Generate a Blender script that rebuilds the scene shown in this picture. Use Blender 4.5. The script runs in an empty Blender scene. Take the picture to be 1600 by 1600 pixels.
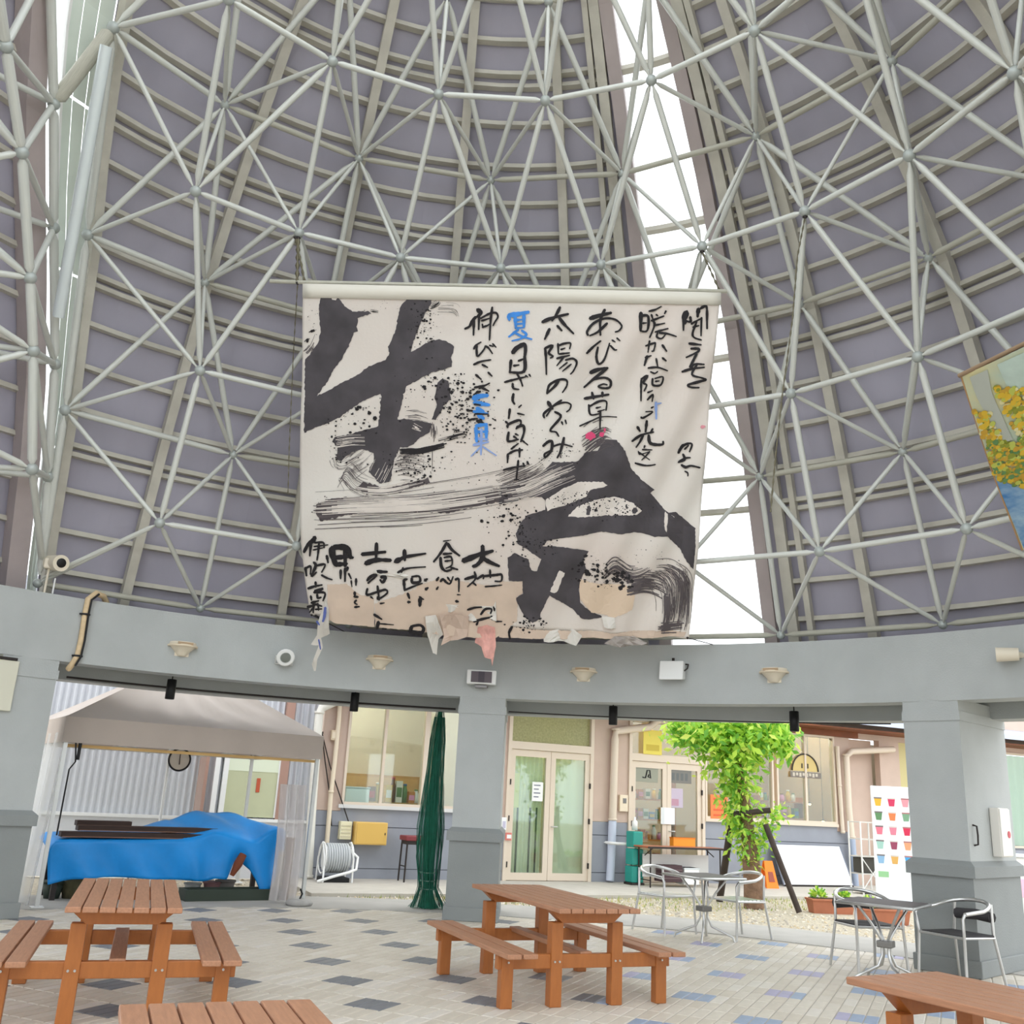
import bpy, bmesh, math, random
from math import sin, cos, pi, radians as rad, sqrt, atan2, hypot
from mathutils import Vector as V, Matrix
random.seed(7)
SC = bpy.context.scene
COL = SC.collection

# ---------------------------------------------------------------- camera
FPX, PITCH, ROLL, EYE = 1493.55, rad(16.5144), rad(2.953), 1.5
_r0 = V((1, 0, 0)); _u0 = V((0, -sin(PITCH), cos(PITCH))); FW = V((0, cos(PITCH), sin(PITCH)))
RT = cos(ROLL) * _r0 + sin(ROLL) * _u0
UP = -sin(ROLL) * _r0 + cos(ROLL) * _u0
EYEP = V((0, 0, EYE))
cam_data = bpy.data.cameras.new('camera'); cam = bpy.data.objects.new('camera', cam_data); COL.objects.link(cam)
cam_data.sensor_width = 36.0; cam_data.lens = 36.0 * FPX / 1600.0; cam_data.clip_end = 300
m = Matrix.Identity(4)
for i, a in enumerate((RT, UP, -FW)):
    for j in range(3): m[j][i] = a[j]
m.translation = EYEP
cam.matrix_world = m
SC.camera = cam

# ---------------------------------------------------------------- sky (overcast daylight) and exposure
w = bpy.data.worlds.new('overcast_sky'); SC.world = w; w.use_nodes = True
bg = w.node_tree.nodes['Background']; bg.inputs[0].default_value = (0.94, 0.97, 1.0, 1); bg.inputs[1].default_value = 1.0
SC.view_settings.view_transform = 'Standard'; SC.view_settings.look = 'None'
SC.view_settings.gamma = 1.0; SC.view_settings.use_curve_mapping = False
SC.view_settings.exposure = 1.5
SC.cycles.use_denoising = True
SC.cycles.max_bounces = 10; SC.cycles.diffuse_bounces = 6; SC.cycles.transparent_max_bounces = 16

# ---------------------------------------------------------------- pixel -> ray helpers (photo taken as 1600 x 1600)
def ray(x, y): return RT * ((x - 800) / FPX) - UP * ((y - 800) / FPX) + FW
def at_z(x, y, z=0.0):
    d = ray(x, y); return EYEP + d * ((z - EYE) / d.z)
def at_plane(x, y, P, N):
    d = ray(x, y); return EYEP + d * ((P - EYEP).dot(N) / d.dot(N))
def at_dist(x, y, D):
    d = ray(x, y); return EYEP + d * (D / hypot(d.x, d.y))

# ---------------------------------------------------------------- materials
MATS = {}
def srgb(c): return tuple(((v / 255) / 12.92 if v / 255 <= .04045 else ((v / 255 + .055) / 1.055) ** 2.4) for v in c) + (1,)
def mat(name, col, rough=.6, metal=0, var=.0, scale=6., bump=0., bscale=40., stretch=None, trans=0., alpha=1., emit=0., spec=.4, col2=None, translucent=0.):
    if name in MATS: return MATS[name]
    m_ = bpy.data.materials.new(name); m_.use_nodes = True; MATS[name] = m_
    nt = m_.node_tree; N = nt.nodes; L = nt.links; b = N['Principled BSDF']
    c = srgb(col); b.inputs['Base Color'].default_value = c
    b.inputs['Roughness'].default_value = rough; b.inputs['Metallic'].default_value = metal
    b.inputs['Specular IOR Level'].default_value = spec
    if trans: b.inputs['Transmission Weight'].default_value = trans
    if alpha < 1: b.inputs['Alpha'].default_value = alpha
    if emit: b.inputs['Emission Color'].default_value = c; b.inputs['Emission Strength'].default_value = emit
    if var or bump or col2:
        tc = N.new('ShaderNodeTexCoord'); mp = N.new('ShaderNodeMapping'); L.new(tc.outputs['Object'], mp.inputs[0])
        if stretch: mp.inputs['Scale'].default_value = stretch
        nz = N.new('ShaderNodeTexNoise'); nz.inputs['Scale'].default_value = scale; nz.inputs['Detail'].default_value = 5
        L.new(mp.outputs[0], nz.inputs['Vector'])
        if var or col2:
            rp = N.new('ShaderNodeValToRGB'); rp.color_ramp.elements[0].position = .3; rp.color_ramp.elements[1].position = .7
            d = srgb(col2) if col2 else tuple(max(0, v * (1 - var)) for v in c[:3]) + (1,)
            e = c if col2 else tuple(min(1, v * (1 + var)) for v in c[:3]) + (1,)
            rp.color_ramp.elements[0].color = d; rp.color_ramp.elements[1].color = e
            L.new(nz.outputs['Fac'], rp.inputs[0]); L.new(rp.outputs[0], b.inputs['Base Color'])
        if bump:
            n2 = N.new('ShaderNodeTexNoise'); n2.inputs['Scale'].default_value = bscale; L.new(mp.outputs[0], n2.inputs['Vector'])
            bp = N.new('ShaderNodeBump'); bp.inputs['Strength'].default_value = bump; bp.inputs['Distance'].default_value = .02
            L.new(n2.outputs['Fac'], bp.inputs['Height']); L.new(bp.outputs[0], b.inputs['Normal'])
    if translucent:
        tr = N.new('ShaderNodeBsdfTranslucent'); tr.inputs[0].default_value = c
        mx = N.new('ShaderNodeMixShader'); mx.inputs[0].default_value = translucent
        L.new(b.outputs[0], mx.inputs[1]); L.new(tr.outputs[0], mx.inputs[2]); L.new(mx.outputs[0], N['Material Output'].inputs[0])
    return m_
def glassy(name, col=(240, 250, 250), clear=.85, rough=.05):
    """thin pane: mostly see-through with a glossy film"""
    if name in MATS: return MATS[name]
    m_ = bpy.data.materials.new(name); m_.use_nodes = True; MATS[name] = m_
    nt = m_.node_tree; N = nt.nodes; L = nt.links; b = N.new('ShaderNodeBsdfGlossy')
    b.inputs['Color'].default_value = srgb(col); b.inputs['Roughness'].default_value = rough
    t = N.new('ShaderNodeBsdfTransparent'); t.inputs[0].default_value = srgb(col)
    mx = N.new('ShaderNodeMixShader'); mx.inputs[0].default_value = clear
    L.new(b.outputs[0], mx.inputs[1]); L.new(t.outputs[0], mx.inputs[2]); L.new(mx.outputs[0], N['Material Output'].inputs[0])
    return m_

STEEL = mat('frame_paint', (208, 210, 203), .45, .1, .06, 3.0)
STEEL_D = mat('dusty_frame_paint', (186, 184, 170), .6, .1, .10, 9.0)
NODE = mat('node_paint', (176, 182, 178), .4, .2)
PANEL = mat('roof_panel_paint', (170, 167, 181), .55, 0, .07, 1.6, stretch=(1, 1, .35))
PURLIN = mat('purlin_paint', (196, 192, 180), .6, .1, .08, 5.)
FRAMEP = mat('skylight_frame_paint', (176, 164, 162), .6, 0, .05, 4.)
CONC = mat('painted_concrete', (176, 180, 179), .75, 0, .05, 2.2, .15, 60)
CONC_D = mat('painted_concrete_plinth', (138, 142, 141), .75, 0, .05, 2.2, .15, 60)
WOOD = mat('stained_wood', (168, 102, 50), .42, 0, .07, 4., .08, 30, stretch=(2, 9, 2))
WOODT = mat('weathered_wood_top', (174, 126, 96), .5, 0, .12, 5., .1, 30, stretch=(1.5, 14, 14))
ALU = mat('brushed_aluminium', (205, 205, 203), .28, .85)
DARK = mat('dark_metal', (52, 46, 44), .5, .3)
BLACK = mat('black_plastic', (18, 18, 20), .5)
WHITE = mat('white_paint', (236, 237, 235), .5)
CREAM = mat('cream_paint', (228, 214, 190), .5)
IVORY = mat('ivory_plastic', (226, 216, 196), .45)

# ---------------------------------------------------------------- mesh helpers
class MB:
    def __init__(s): s.v = []; s.f = []; s.sm = []; s.mi = []
    def add(s, vs, fs, smooth=False, mi=0):
        o = len(s.v); s.v += [tuple(p) for p in vs]
        for f in fs: s.f.append(tuple(i + o for i in f)); s.sm.append(smooth); s.mi.append(mi)
        return s
    def box(s, x0, x1, y0, y1, z0, z1, mi=0):
        vs = [(x, y, z) for z in (z0, z1) for y in (y0, y1) for x in (x0, x1)]
        return s.add(vs, [(0, 2, 3, 1), (4, 5, 7, 6), (0, 1, 5, 4), (2, 6, 7, 3), (0, 4, 6, 2), (1, 3, 7, 5)], False, mi)
    def hexa(s, lo, hi, mi=0):
        n = len(lo); vs = list(lo) + list(hi)
        fs = [tuple(range(n - 1, -1, -1)), tuple(range(n, 2 * n))] + [(i, (i + 1) % n, n + (i + 1) % n, n + i) for i in range(n)]
        return s.add(vs, fs, False, mi)
    def quad(s, a, b, c, d, mi=0): return s.add([a, b, c, d], [(0, 1, 2, 3)], False, mi)
    def tube(s, pts, r, n=8, mi=0, cap=True):
        pts = [V(p) for p in pts]; rs = r if isinstance(r, (list, tuple)) else [r] * len(pts)
        rings = []; prev = None
        for i, p in enumerate(pts):
            t = (pts[min(i + 1, len(pts) - 1)] - pts[max(i - 1, 0)]).normalized()
            if prev is None:
                a = t.cross(V((0, 0, 1)));  a = a if a.length > 1e-3 else t.cross(V((1, 0, 0)))
                a.normalize()
            else:
                a = prev - t * prev.dot(t); a.normalize()
            prev = a; b = t.cross(a)
            rings.append([p + (a * cos(2 * pi * k / n) + b * sin(2 * pi * k / n)) * rs[i] for k in range(n)])
        vs = [q for R in rings for q in R]
        fs = [(i * n + k, i * n + (k + 1) % n, (i + 1) * n + (k + 1) % n, (i + 1) * n + k) for i in range(len(rings) - 1) for k in range(n)]
        s.add(vs, fs, True, mi)
        if cap:
            s.add(rings[0], [tuple(range(n - 1, -1, -1))], False, mi); s.add(rings[-1], [tuple(range(n))], False, mi)
        return s
    def lathe(s, prof, n=16, c=(0, 0, 0), mi=0, smooth=True):
        vs = []; m_ = len(prof)
        for r, z in prof:
            for k in range(n): vs.append((c[0] + r * cos(2 * pi * k / n), c[1] + r * sin(2 * pi * k / n), c[2] + z))
        fs = [(i * n + k, i * n + (k + 1) % n, (i + 1) * n + (k + 1) % n, (i + 1) * n + k) for i in range(m_ - 1) for k in range(n)]
        s.add(vs, fs, smooth, mi)
        if prof[0][0] > 1e-4: s.add([vs[k] for k in range(n)], [tuple(range(n - 1, -1, -1))], False, mi)
        if prof[-1][0] > 1e-4: s.add([vs[(m_ - 1) * n + k] for k in range(n)], [tuple(range(n))], False, mi)
        return s
    def grid(s, fn, nu, nv, smooth=True, mi=0):
        vs = [fn(i / nu, j / nv) for j in range(nv + 1) for i in range(nu + 1)]
        fs = [(j * (nu + 1) + i, j * (nu + 1) + i + 1, (j + 1) * (nu + 1) + i + 1, (j + 1) * (nu + 1) + i) for j in range(nv) for i in range(nu)]
        return s.add(vs, fs, smooth, mi)
    def mesh(s, name, mats):
        me = bpy.data.meshes.new(name); me.from_pydata(s.v, [], s.f)
        for m_ in (mats if isinstance(mats, (list, tuple)) else [mats]): me.materials.append(m_)
        me.polygons.foreach_set('use_smooth', s.sm); me.polygons.foreach_set('material_index', s.mi)
        me.update(); return me
    def build(s, name, mats, parent=None, bevel=0, loc=None):
        o = link(name, s.mesh(name, mats), parent)
        if loc is not None: o.location = loc
        if bevel:
            b = o.modifiers.new('bevel', 'BEVEL'); b.width = bevel; b.segments = 2; b.limit_method = 'ANGLE'
        return o
def link(name, data, parent=None):
    o = bpy.data.objects.new(name, data); COL.objects.link(o)
    if parent: o.parent = parent
    return o
def tag(o, label, cat, group=None):
    o['label'] = label; o['category'] = cat
    if group: o['group'] = group
    return o
def thing(name, label, cat, loc=(0, 0, 0), rz=0, group=None):
    o = link(name, None); o.location = loc; o.rotation_euler = (0, 0, rz); o.empty_display_size = .1
    return tag(o, label, cat, group)
def struct(o): o['kind'] = 'structure'; return o
def copy_tree(o, parent=None):
    c = o.copy(); COL.objects.link(c)
    if parent: c.parent = parent
    for ch in list(o.children): copy_tree(ch, c)
    return c
def bx(name, m_, parent, x0, x1, y0, y1, z0, z1, bevel=0): return MB().box(x0, x1, y0, y1, z0, z1).build(name, m_, parent, bevel)

# ================================================================ SETTING
CX, CY, SD = -0.437, 5.672, 1.168            # dome axis and dome scale (heights are above the eye)
def pol(a, R, z): return V((CX + R * sin(rad(a)), CY + R * cos(rad(a)), z))
def lerp_tab(tab, x):
    if x <= tab[0][0]: i = 0
    elif x >= tab[-1][0]: i = len(tab) - 2
    else:
        i = 0
        while x > tab[i + 1][0]: i += 1
    (a, b), (c, d) = tab[i], tab[i + 1]
    return b + (d - b) * (x - a) / (c - a)
ROOF = [(1.6, 6.75), (1.9, 6.66), (3.55, 6.03), (5.15, 5.34), (6.61, 4.27), (7.7, 3.22), (8.6, 2.1), (9.1, 1.0)]
def roofR(H): return lerp_tab(ROOF, H) * SD
def zH(H): return EYE + H * SD
CUT = [(1.6, -42.0), (1.9, -42.5), (3.55, -44.7), (5.15, -48.3), (6.61, -55.9), (7.6, -64.0), (8.4, -74.0)]      # left edge of the main shell
CUT2 = [(1.6, -43.5), (2.8, -45.6), (3.81, -48.3), (4.92, -53.2), (5.74, -59.2), (6.6, -67.0), (7.5, -78.0), (8.4, -92.0)]   # right edge of the other shell

# ---- ground outside
g = MB(); n = 64
GR_R = [9.4 + .35 * sin(3 * k) for k in range(n)]
def ringpts(R, z): return [pol(360 * k / n, R, z) for k in range(n)]
ground = link('ground', None); struct(ground); ground['label'] = 'gravel and concrete yard around the round hall'
GRAVEL = mat('gravel', (190, 180, 160), .9, 0, .28, 26., .9, 90)
a = ringpts(9.05, -.03); b = ringpts(40, -.03)
MB().add(a + b, [(k, (k + 1) % n, n + (k + 1) % n, n + k) for k in range(n)]).build('gravel_yard', GRAVEL, ground)
# loose pebbles on the near part of the yard
pb = MB(); rp = random.Random(3)
for k in range(2600):
    a_ = rp.uniform(-32, 42); R_ = rp.uniform(9.1, 11.6); c = pol(a_, R_, -.028); s = rp.uniform(.012, .03)
    pb.add([c + V((s, 0, 0)), c + V((0, s, 0)), c + V((-s * .9, 0, 0)), c + V((0, -s, 0)), c + V((0, 0, s * .8))], [(0, 1, 4), (1, 2, 4), (2, 3, 4), (3, 0, 4)], True, rp.randrange(3))
pe = pb.build('pebbles', [mat('pebble_light', (214, 206, 190), .9), mat('pebble_grey', (168, 160, 148), .9), mat('pebble_tan', (196, 178, 146), .9)], ground); pe['kind'] = 'stuff'

# ---- hall floor : mortar disc, concrete rim, brick pavers with darker squares
floor = link('floor', None); struct(floor); floor['label'] = 'beige brick paving with small dark squares inside the round hall'
MORTAR = mat('mortar', (184, 177, 165), .9, 0, .1, 8)
RIM = mat('rim_concrete', (172, 169, 163), .85, 0, .06, 3, .2, 80)
MB().add(ringpts(9.06, -.006) + [pol(0, 0, -.006)], [(k, (k + 1) % n, n) for k in range(n)][::1]).build('mortar_bed', MORTAR, floor)
a, b, c = ringpts(7.72, .002), ringpts(9.1, .002), ringpts(9.1, -.1)
MB().add(a + b + c + ringpts(7.72, -.02), [(k, (k + 1) % n, n + (k + 1) % n, n + k) for k in range(n)] + [(n + k, n + (k + 1) % n, 2 * n + (k + 1) % n, 2 * n + k) for k in range(n)] + [(k, 3 * n + k, 3 * n + (k + 1) % n, (k + 1) % n) for k in range(n)]).build('concrete_rim', RIM, floor)
BR = [mat('brick_beige', (212, 204, 190), .55, 0, .04, 9), mat('brick_sand', (206, 197, 182), .55, 0, .04, 9), mat('brick_pale', (217, 210, 199), .5, 0, .04, 9),
      mat('brick_slate', (124, 126, 130), .5, 0, .1, 7), mat('brick_blue', (150, 166, 190), .5, 0, .08, 7), mat('brick_lavender', (170, 166, 194), .5, 0, .08, 7)]
TA = rad(65.09); e1 = V((cos(TA), sin(TA), 0)); e2 = V((-sin(TA), cos(TA), 0)); TO = V((-2.369, 11.908, 0)); CELL = .8957 / (2 * sqrt(2)); BW = CELL / 3
def brick_mesh(mi):
    L_, W_, g_ = CELL / 2 - .004, BW / 2 - .004, .006
    lo = [(-L_, -W_, -.006), (L_, -W_, -.006), (L_, W_, -.006), (-L_, W_, -.006)]
    hi = [(-L_ + g_, -W_ + g_, 0), (L_ - g_, -W_ + g_, 0), (L_ - g_, W_ - g_, 0), (-L_ + g_, W_ - g_, 0)]
    return lo, hi
lo, hi = brick_mesh(0)
bmeshes = [MB().hexa(lo, hi).mesh('brick', m_) for m_ in BR]
cells = []; rb = random.Random(5)
for i in range(-60, 61):
    for j in range(-60, 61):
        for k in range(3):
            P = TO + e1 * (i * CELL) + e2 * (j * CELL + (k - 1) * BW)
            if hypot(P.x - CX, P.y - CY) > 7.66 or P.y < 2.2: continue
            d = P - EYEP; zz = d.dot(FW)
            if zz < 1: continue
            px = 800 + FPX * d.dot(RT) / zz; py = 800 - FPX * d.dot(UP) / zz
            if not (-250 < px < 1850 and py < 1900): continue
            dark = i % 2 == 0 and j % 2 == 0 and (i // 2 + j // 2) % 2 == 0
            mi = (3 if P.x < .9 else rb.choice((4, 5, 4))) if dark else rb.choice((0, 0, 0, 1, 1, 2))
            inv = 0 <= px <= 1600 and py <= 1600
            cells.append((0 if inv else 1, zz, P, mi))
cells.sort(key=lambda t: (t[0], t[1]))
for q, (_, _, P, mi) in enumerate(cells[:300]):
    o = link('brick', bmeshes[mi], floor); o.location = P; o.rotation_euler = (0, 0, TA)
rest = MB()
for _, _, P, mi in cells[300:]:
    rest.hexa([P + e1 * x + e2 * y + V((0, 0, z)) for x, y, z in lo], [P + e1 * x + e2 * y + V((0, 0, z)) for x, y, z in hi], mi)
ro = rest.build('brick_field', BR, floor); ro['kind'] = 'stuff'

# ---- ring beam and columns
RB, ZB0, ZB1 = 7.0, 2.71, 3.45
COLA = [1.5 + 45 * k for k in range(8)]
beam = thing('ring_beam', 'grey painted concrete ring beam running around the hall above the columns', 'beam', (CX, CY, ZB0))
def arc_box(R0, R1, z0, z1, a0, a1, k=8):
    b_ = MB(); vs = []
    for i in range(k + 1):
        a_ = rad(a0 + (a1 - a0) * i / k)
        for R_, z_ in ((R0, z0), (R1, z0), (R1, z1), (R0, z1)): vs.append((R_ * sin(a_), R_ * cos(a_), z_))
    fs = [(i * 4 + j, i * 4 + (j + 1) % 4, (i + 1) * 4 + (j + 1) % 4, (i + 1) * 4 + j) for i in range(k) for j in range(4)] + [(0, 3, 2, 1), (k * 4, k * 4 + 1, k * 4 + 2, k * 4 + 3)]
    return b_.add(vs, fs)
for a_ in COLA:
    arc_box(RB, RB + .32, 0, ZB1 - ZB0, a_, a_ + 45, 12).build('inner_beam', CONC, beam)
    arc_box(RB + .9, RB + 1.25, -.12, ZB1 - ZB0, a_, a_ + 45, 12).build('outer_beam', CONC, beam)
    arc_box(RB + .3, RB + .95, .2, .3, a_, a_ + 45, 12).build('soffit_slab', CONC, beam)
names_col = {0: 'grey square column under a small speaker box', 1: 'grey square column carrying a white fire hose box', 7: 'grey square column beside the white canopy tent'}
for k, a_ in enumerate(COLA):
    c = pol(a_, RB, 0)
    t = thing('column', names_col.get(k, 'grey square column of the round hall behind the tables'), 'column', c, -rad(a_), None if k in names_col else 'hall columns out of view')
    W2, DP = .30, 1.27                                            # local y runs outward
    bx('shaft', CONC, t, -W2, W2, .0, DP, 1.06, ZB0 + .02)
    bx('capital_band', CONC, t, -W2 - .012, W2 + .012, -.012, DP, 2.50, 2.60)
    MB().hexa([(-W2 - .055, -.055, .93), (W2 + .055, -.055, .93), (W2 + .055, DP + .05, .93), (-W2 - .055, DP + .05, .93)],
              [(-W2 - .055, -.055, 1.04), (W2 + .055, -.055, 1.04), (W2 + .055, DP + .05, 1.04), (-W2 - .055, DP + .05, 1.04)]).hexa(
              [(-W2 - .055, -.055, 1.04), (W2 + .055, -.055, 1.04), (W2 + .055, DP + .05, 1.04), (-W2 - .055, DP + .05, 1.04)],
              [(-W2, 0, 1.09), (W2, 0, 1.09), (W2, DP, 1.09), (-W2, DP, 1.09)]).build('band', CONC_D, t)
    bx('pedestal', CONC_D, t, -W2 - .02, W2 + .02, -.02, DP + .02, .15, .94)
    bx('plinth', CONC_D, t, -W2 - .045, W2 + .045, -.045, DP + .04, 0, .16, .01)

# ---- dome roof : panels, rafters, purlins, glazed slits
roof = link('ceiling', None); struct(roof); roof.location = (CX, CY, 0); roof['label'] = 'purple grey panelled dome roof with steel purlins and a white glazed slit'
def lp(a_, R_, z_): return V((R_ * sin(rad(a_)), R_ * cos(rad(a_)), z_))
HD = [1.62, 3.19, 4.76, 6.02, 7.27, 8.35]
ROWS = []
for i in range(5):
    for j in range(4): ROWS.append((HD[i] + (HD[i + 1] - HD[i]) * j / 4, j == 0))
ROWS.append((HD[5], True))
GLASSW = glassy('skylight_glass', (250, 253, 255), .88, .1)
SLITS = [(20.3, 29.9)]
def sector(a0f, a1f, H0, H1, m_, name, na=3, nh=4, dr=0.):
    def fn(u, v):
        H = H0 + (H1 - H0) * v; a0 = a0f(H) if callable(a0f) else a0f; a1 = a1f(H) if callable(a1f) else a1f
        return lp(a0 + (a1 - a0) * u, roofR(H) + dr, zH(H))
    b_ = MB().grid(fn, na, nh, False)
    return b_.build(name, m_, roof)
cut = lambda H: lerp_tab(CUT, H)
cut2 = lambda H: lerp_tab(CUT2, H)
def panels(a0, a1):
    for i in range(5): sector(a0, a1, HD[i], HD[i + 1], PANEL, 'roof_panel')
BAYS = [(-35, -20), (-20, -5), (-5, 10), (10, 20.3), (29.9, 40), (40, 55), (55, 70), (70, 85), (85, 100), (100, 115)]
panels(cut, -35)
for a0, a1 in BAYS: panels(a0, a1)
BACK = [(a0, a0 + 15) for a0 in range(115, 250, 15)]              # unseen bays behind the viewer, glazing added to brighten the dome inside
for a0, a1 in BACK:
    for i in range(5): sector(a0, a1, HD[i], HD[i + 1], GLASSW, 'glass_pane', 2, 4)
panels(-110, -94.); panels(-94, cut2)
# rafters (ribs in front of the panels) and purlins
def rafter(a_, wid=.11, dep=.16, m_=PURLIN, name='rafter', H0=1.62, H1=8.35, off=-.05, k=10):
    b_ = MB(); vs = []
    for i in range(k + 1):
        H = H0 + (H1 - H0) * i / k; aa = a_(H) if callable(a_) else a_; R_ = roofR(H) + off; tx = V((cos(rad(aa)), -sin(rad(aa)), 0)) * wid / 2
        for q in (lp(aa, R_, zH(H)) - tx, lp(aa, R_, zH(H)) + tx, lp(aa, R_ - dep, zH(H)) + tx, lp(aa, R_ - dep, zH(H)) - tx): vs.append(q)
    fs = [(i * 4 + j, i * 4 + (j + 1) % 4, (i + 1) * 4 + (j + 1) % 4, (i + 1) * 4 + j) for i in range(k) for j in range(4)] + [(0, 3, 2, 1), (k * 4, k * 4 + 1, k * 4 + 2, k * 4 + 3)]
    return b_.add(vs, fs).build(name, m_, roof)
for a_ in (-35, -20, -5, 10, 40, 55, 70, 85, 100) + tuple(range(115, 265, 15)): rafter(a_)
for a_, wd, m_ in ((19.9, .16, FRAMEP), (17.6, .12, PURLIN), (15.9, .07, PURLIN), (30.4, .16, FRAMEP), (32.6, .13, PURLIN), (34.3, .07, PURLIN)): rafter(a_, wd, .14, m_, 'skylight_frame')
rafter(lambda H: cut(H) + .4, .10, .14, PURLIN, 'edge_rafter')
rafter(lambda H: cut2(H) - 1.0, .22, .25, FRAMEP, 'edge_rafter')
rafter(lambda H: cut2(H) - 12, .11, .16)
def purlin(a0f, a1f, H, hgt=.058, dep=.085, off=-.01):
    def one(Hc):
        a0 = a0f(Hc) if callable(a0f) else a0f; a1 = a1f(Hc) if callable(a1f) else a1f; R_ = roofR(Hc) + off; k = 3; vs = []
        for i in range(k + 1):
            aa = a0 + (a1 - a0) * i / k
            for R1, z1 in ((R_, zH(Hc) - hgt / 2), (R_, zH(Hc) + hgt / 2), (R_ - dep, zH(Hc) + hgt / 2), (R_ - dep, zH(Hc) - hgt / 2)): vs.append(lp(aa, R1, z1))
        return MB().add(vs, [(i * 4 + j, i * 4 + (j + 1) % 4, (i + 1) * 4 + (j + 1) % 4, (i + 1) * 4 + j) for i in range(k) for j in range(4)] + [(0, 3, 2, 1), (k * 4, k * 4 + 1, k * 4 + 2, k * 4 + 3)]).build('purlin', PURLIN, roof)
    return one(H)
PB = [(cut, -35.3), (-34.7, -20.3), (-19.7, -5.3), (-4.7, 9.7), (10.3, 18), (32.5, 39.7), (40.3, 54.7), (55.3, 69.7), (70.3, 84.7), (85.3, 99.7)]
for a0, a1 in PB:
    for H, dbl in ROWS:
        if dbl: purlin(a0, a1, H - .044, .056); purlin(a0, a1, H + .044, .056)
        else: purlin(a0, a1, H)
for H, dbl in ROWS: purlin(lambda h_: cut2(h_) - 14, lambda h_: cut2(h_) - 1.2, H)
# glazing of the slits
for a0, a1 in SLITS:
    for i in range(5):
        sector(a0, a1, HD[i], HD[i + 1] , GLASSW, 'glass_pane', 2, 4, .03)
        if a0 < 100 and a0 > 0: purlin(a0 - .6, a1 + .6, HD[i], .06, .1)
gapm = lambda f_: (lambda H: cut2(H) * f_ + cut(H) * (1 - f_))
PALEG = mat('pale_green_panel', (214, 224, 214), .5, 0, .04, 3)
for i in range(5):
    sector(cut2, gapm(.55), HD[i], HD[i + 1], GLASSW, 'glass_pane', 1, 4, .03)
    for f0, f1 in ((.55, .36), (.35, .18), (.17, .0)): sector(gapm(f0), gapm(f1), HD[i] + .01, HD[i + 1] - .01, PALEG, 'side_panel', 1, 4, .03 - .03 * f0)
for f_ in (.55, .78): rafter(lambda H, f_=f_: cut2(H) * f_ + cut(H) * (1 - f_), .03, .05, WHITE, 'glazing_bar', 2.6, 8.0, 0)
# crown glazing above the view, added to let more daylight into the dome
def added_crown(k):
    fn = lambda u, v: lp(15 * k + 15 * u, roofR(8.35) * (1 - v) + .05 * v, zH(8.35) + 1.1 * v)
    MB().grid(fn, 2, 1, False).build('crown_pane', GLASSW, roof)
for k in range(24): added_crown(k)

# ================================================================ SPACE FRAME
PHI1, PHI2 = -10.617, 1.798
RING = {'I0': (20, PHI1 + 10, 1.95, 7.62), 'I1': (20, PHI1, 3.014, 6.538), 'I2': (15, PHI2, 4.005, 5.276), 'I3': (15, PHI2 + 7.5, 4.78, 3.885), 'I4': (15, PHI2 + 7.5, 5.345, 2.425),
        'O0': (20, PHI1, 2.92, 7.645), 'O1': (20, PHI1 + 10, 4.108, 6.41), 'O2': (15, PHI2 + 7.5, 5.095, 5.006), 'O3': (15, PHI2, 5.733, 3.426), 'B': (15, PHI2, 6.36, 1.81)}
LIM = {'I0': (-75, 115), 'I1': (-56, 112), 'I2': (-46, 108), 'I3': (-40, 108), 'I4': (-40, 108), 'O0': (-60, 112), 'O1': (-50, 112), 'O2': (-44, 108), 'O3': (-36, 108), 'B': (-44, 108)}
frame = thing('space_frame', 'pale grey steel tube space frame lining the inside of the dome', 'frame', (CX, CY, ZB1))
FO = V(frame.location)
def unit_tube(m_):
    prof = [(.38, .03), (.42, .045), (1, .09), (1, .91), (.42, .955), (.38, .97)]
    return MB().lathe(prof, 10).mesh('tube', m_)
TM, TMD = unit_tube(STEEL), unit_tube(STEEL_D)
BALL = MB().lathe([(sin(pi * i / 8), -cos(pi * i / 8)) for i in range(9)], 12).mesh('node_ball', NODE)
def ftube(a_, b_, r, name, me=None):
    o = link(name, me or TM, frame); d = b_ - a_
    o.location = a_ - FO; o.rotation_mode = 'QUATERNION'; o.rotation_quaternion = d.to_track_quat('Z', 'Y'); o.scale = (r, r, d.length); return o
def fball(p, r=.06):
    o = link('node_ball', BALL, frame); o.location = p - FO; o.scale = (r, r, r)
ND = {}
for k, (st, ph, R_, H) in RING.items():
    a_ = ph % st - 180; lst = []
    while a_ < 180:
        if LIM[k][0] <= a_ <= LIM[k][1]: lst.append((a_, pol(a_, R_ * SD, zH(H))))
        a_ += st
    ND[k] = lst
    for _, p in lst: fball(p, .062 if k[0] == 'I' else .055)
def near(k, a_, maxd): return [(x, p) for x, p in ND[k] if abs(x - a_) < maxd]
def chord(k, r, me=None):
    for (a0, p0), (a1, p1) in zip(ND[k], ND[k][1:]): ftube(p0, p1, r, 'ring_tube', me)
def joinr(k0, k1, maxd, r, name, me=None):
    for a_, p in ND[k0]:
        for _, q in near(k1, a_, maxd): ftube(p, q, r, name, me)
for k in ('I0', 'I1', 'I2', 'I3', 'I4'): chord(k, .033)
for k in ('O0', 'O1', 'O2', 'O3', 'B'): chord(k, .036, TMD)
joinr('I0', 'I1', 10.5, .033, 'diagonal_tube')
joinr('I1', 'I2', 12.8, .034, 'diagonal_tube')
joinr('I2', 'I3', 8, .034, 'diagonal_tube')
joinr('I3', 'I4', 3, .036, 'diagonal_tube')
joinr('I4', 'B', 8, .028, 'diagonal_tube')
joinr('O0', 'O1', 10.5, .036, 'diagonal_tube')
joinr('O1', 'O2', 15.2, .036, 'diagonal_tube')
joinr('O2', 'O3', 8, .036, 'diagonal_tube')
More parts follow.
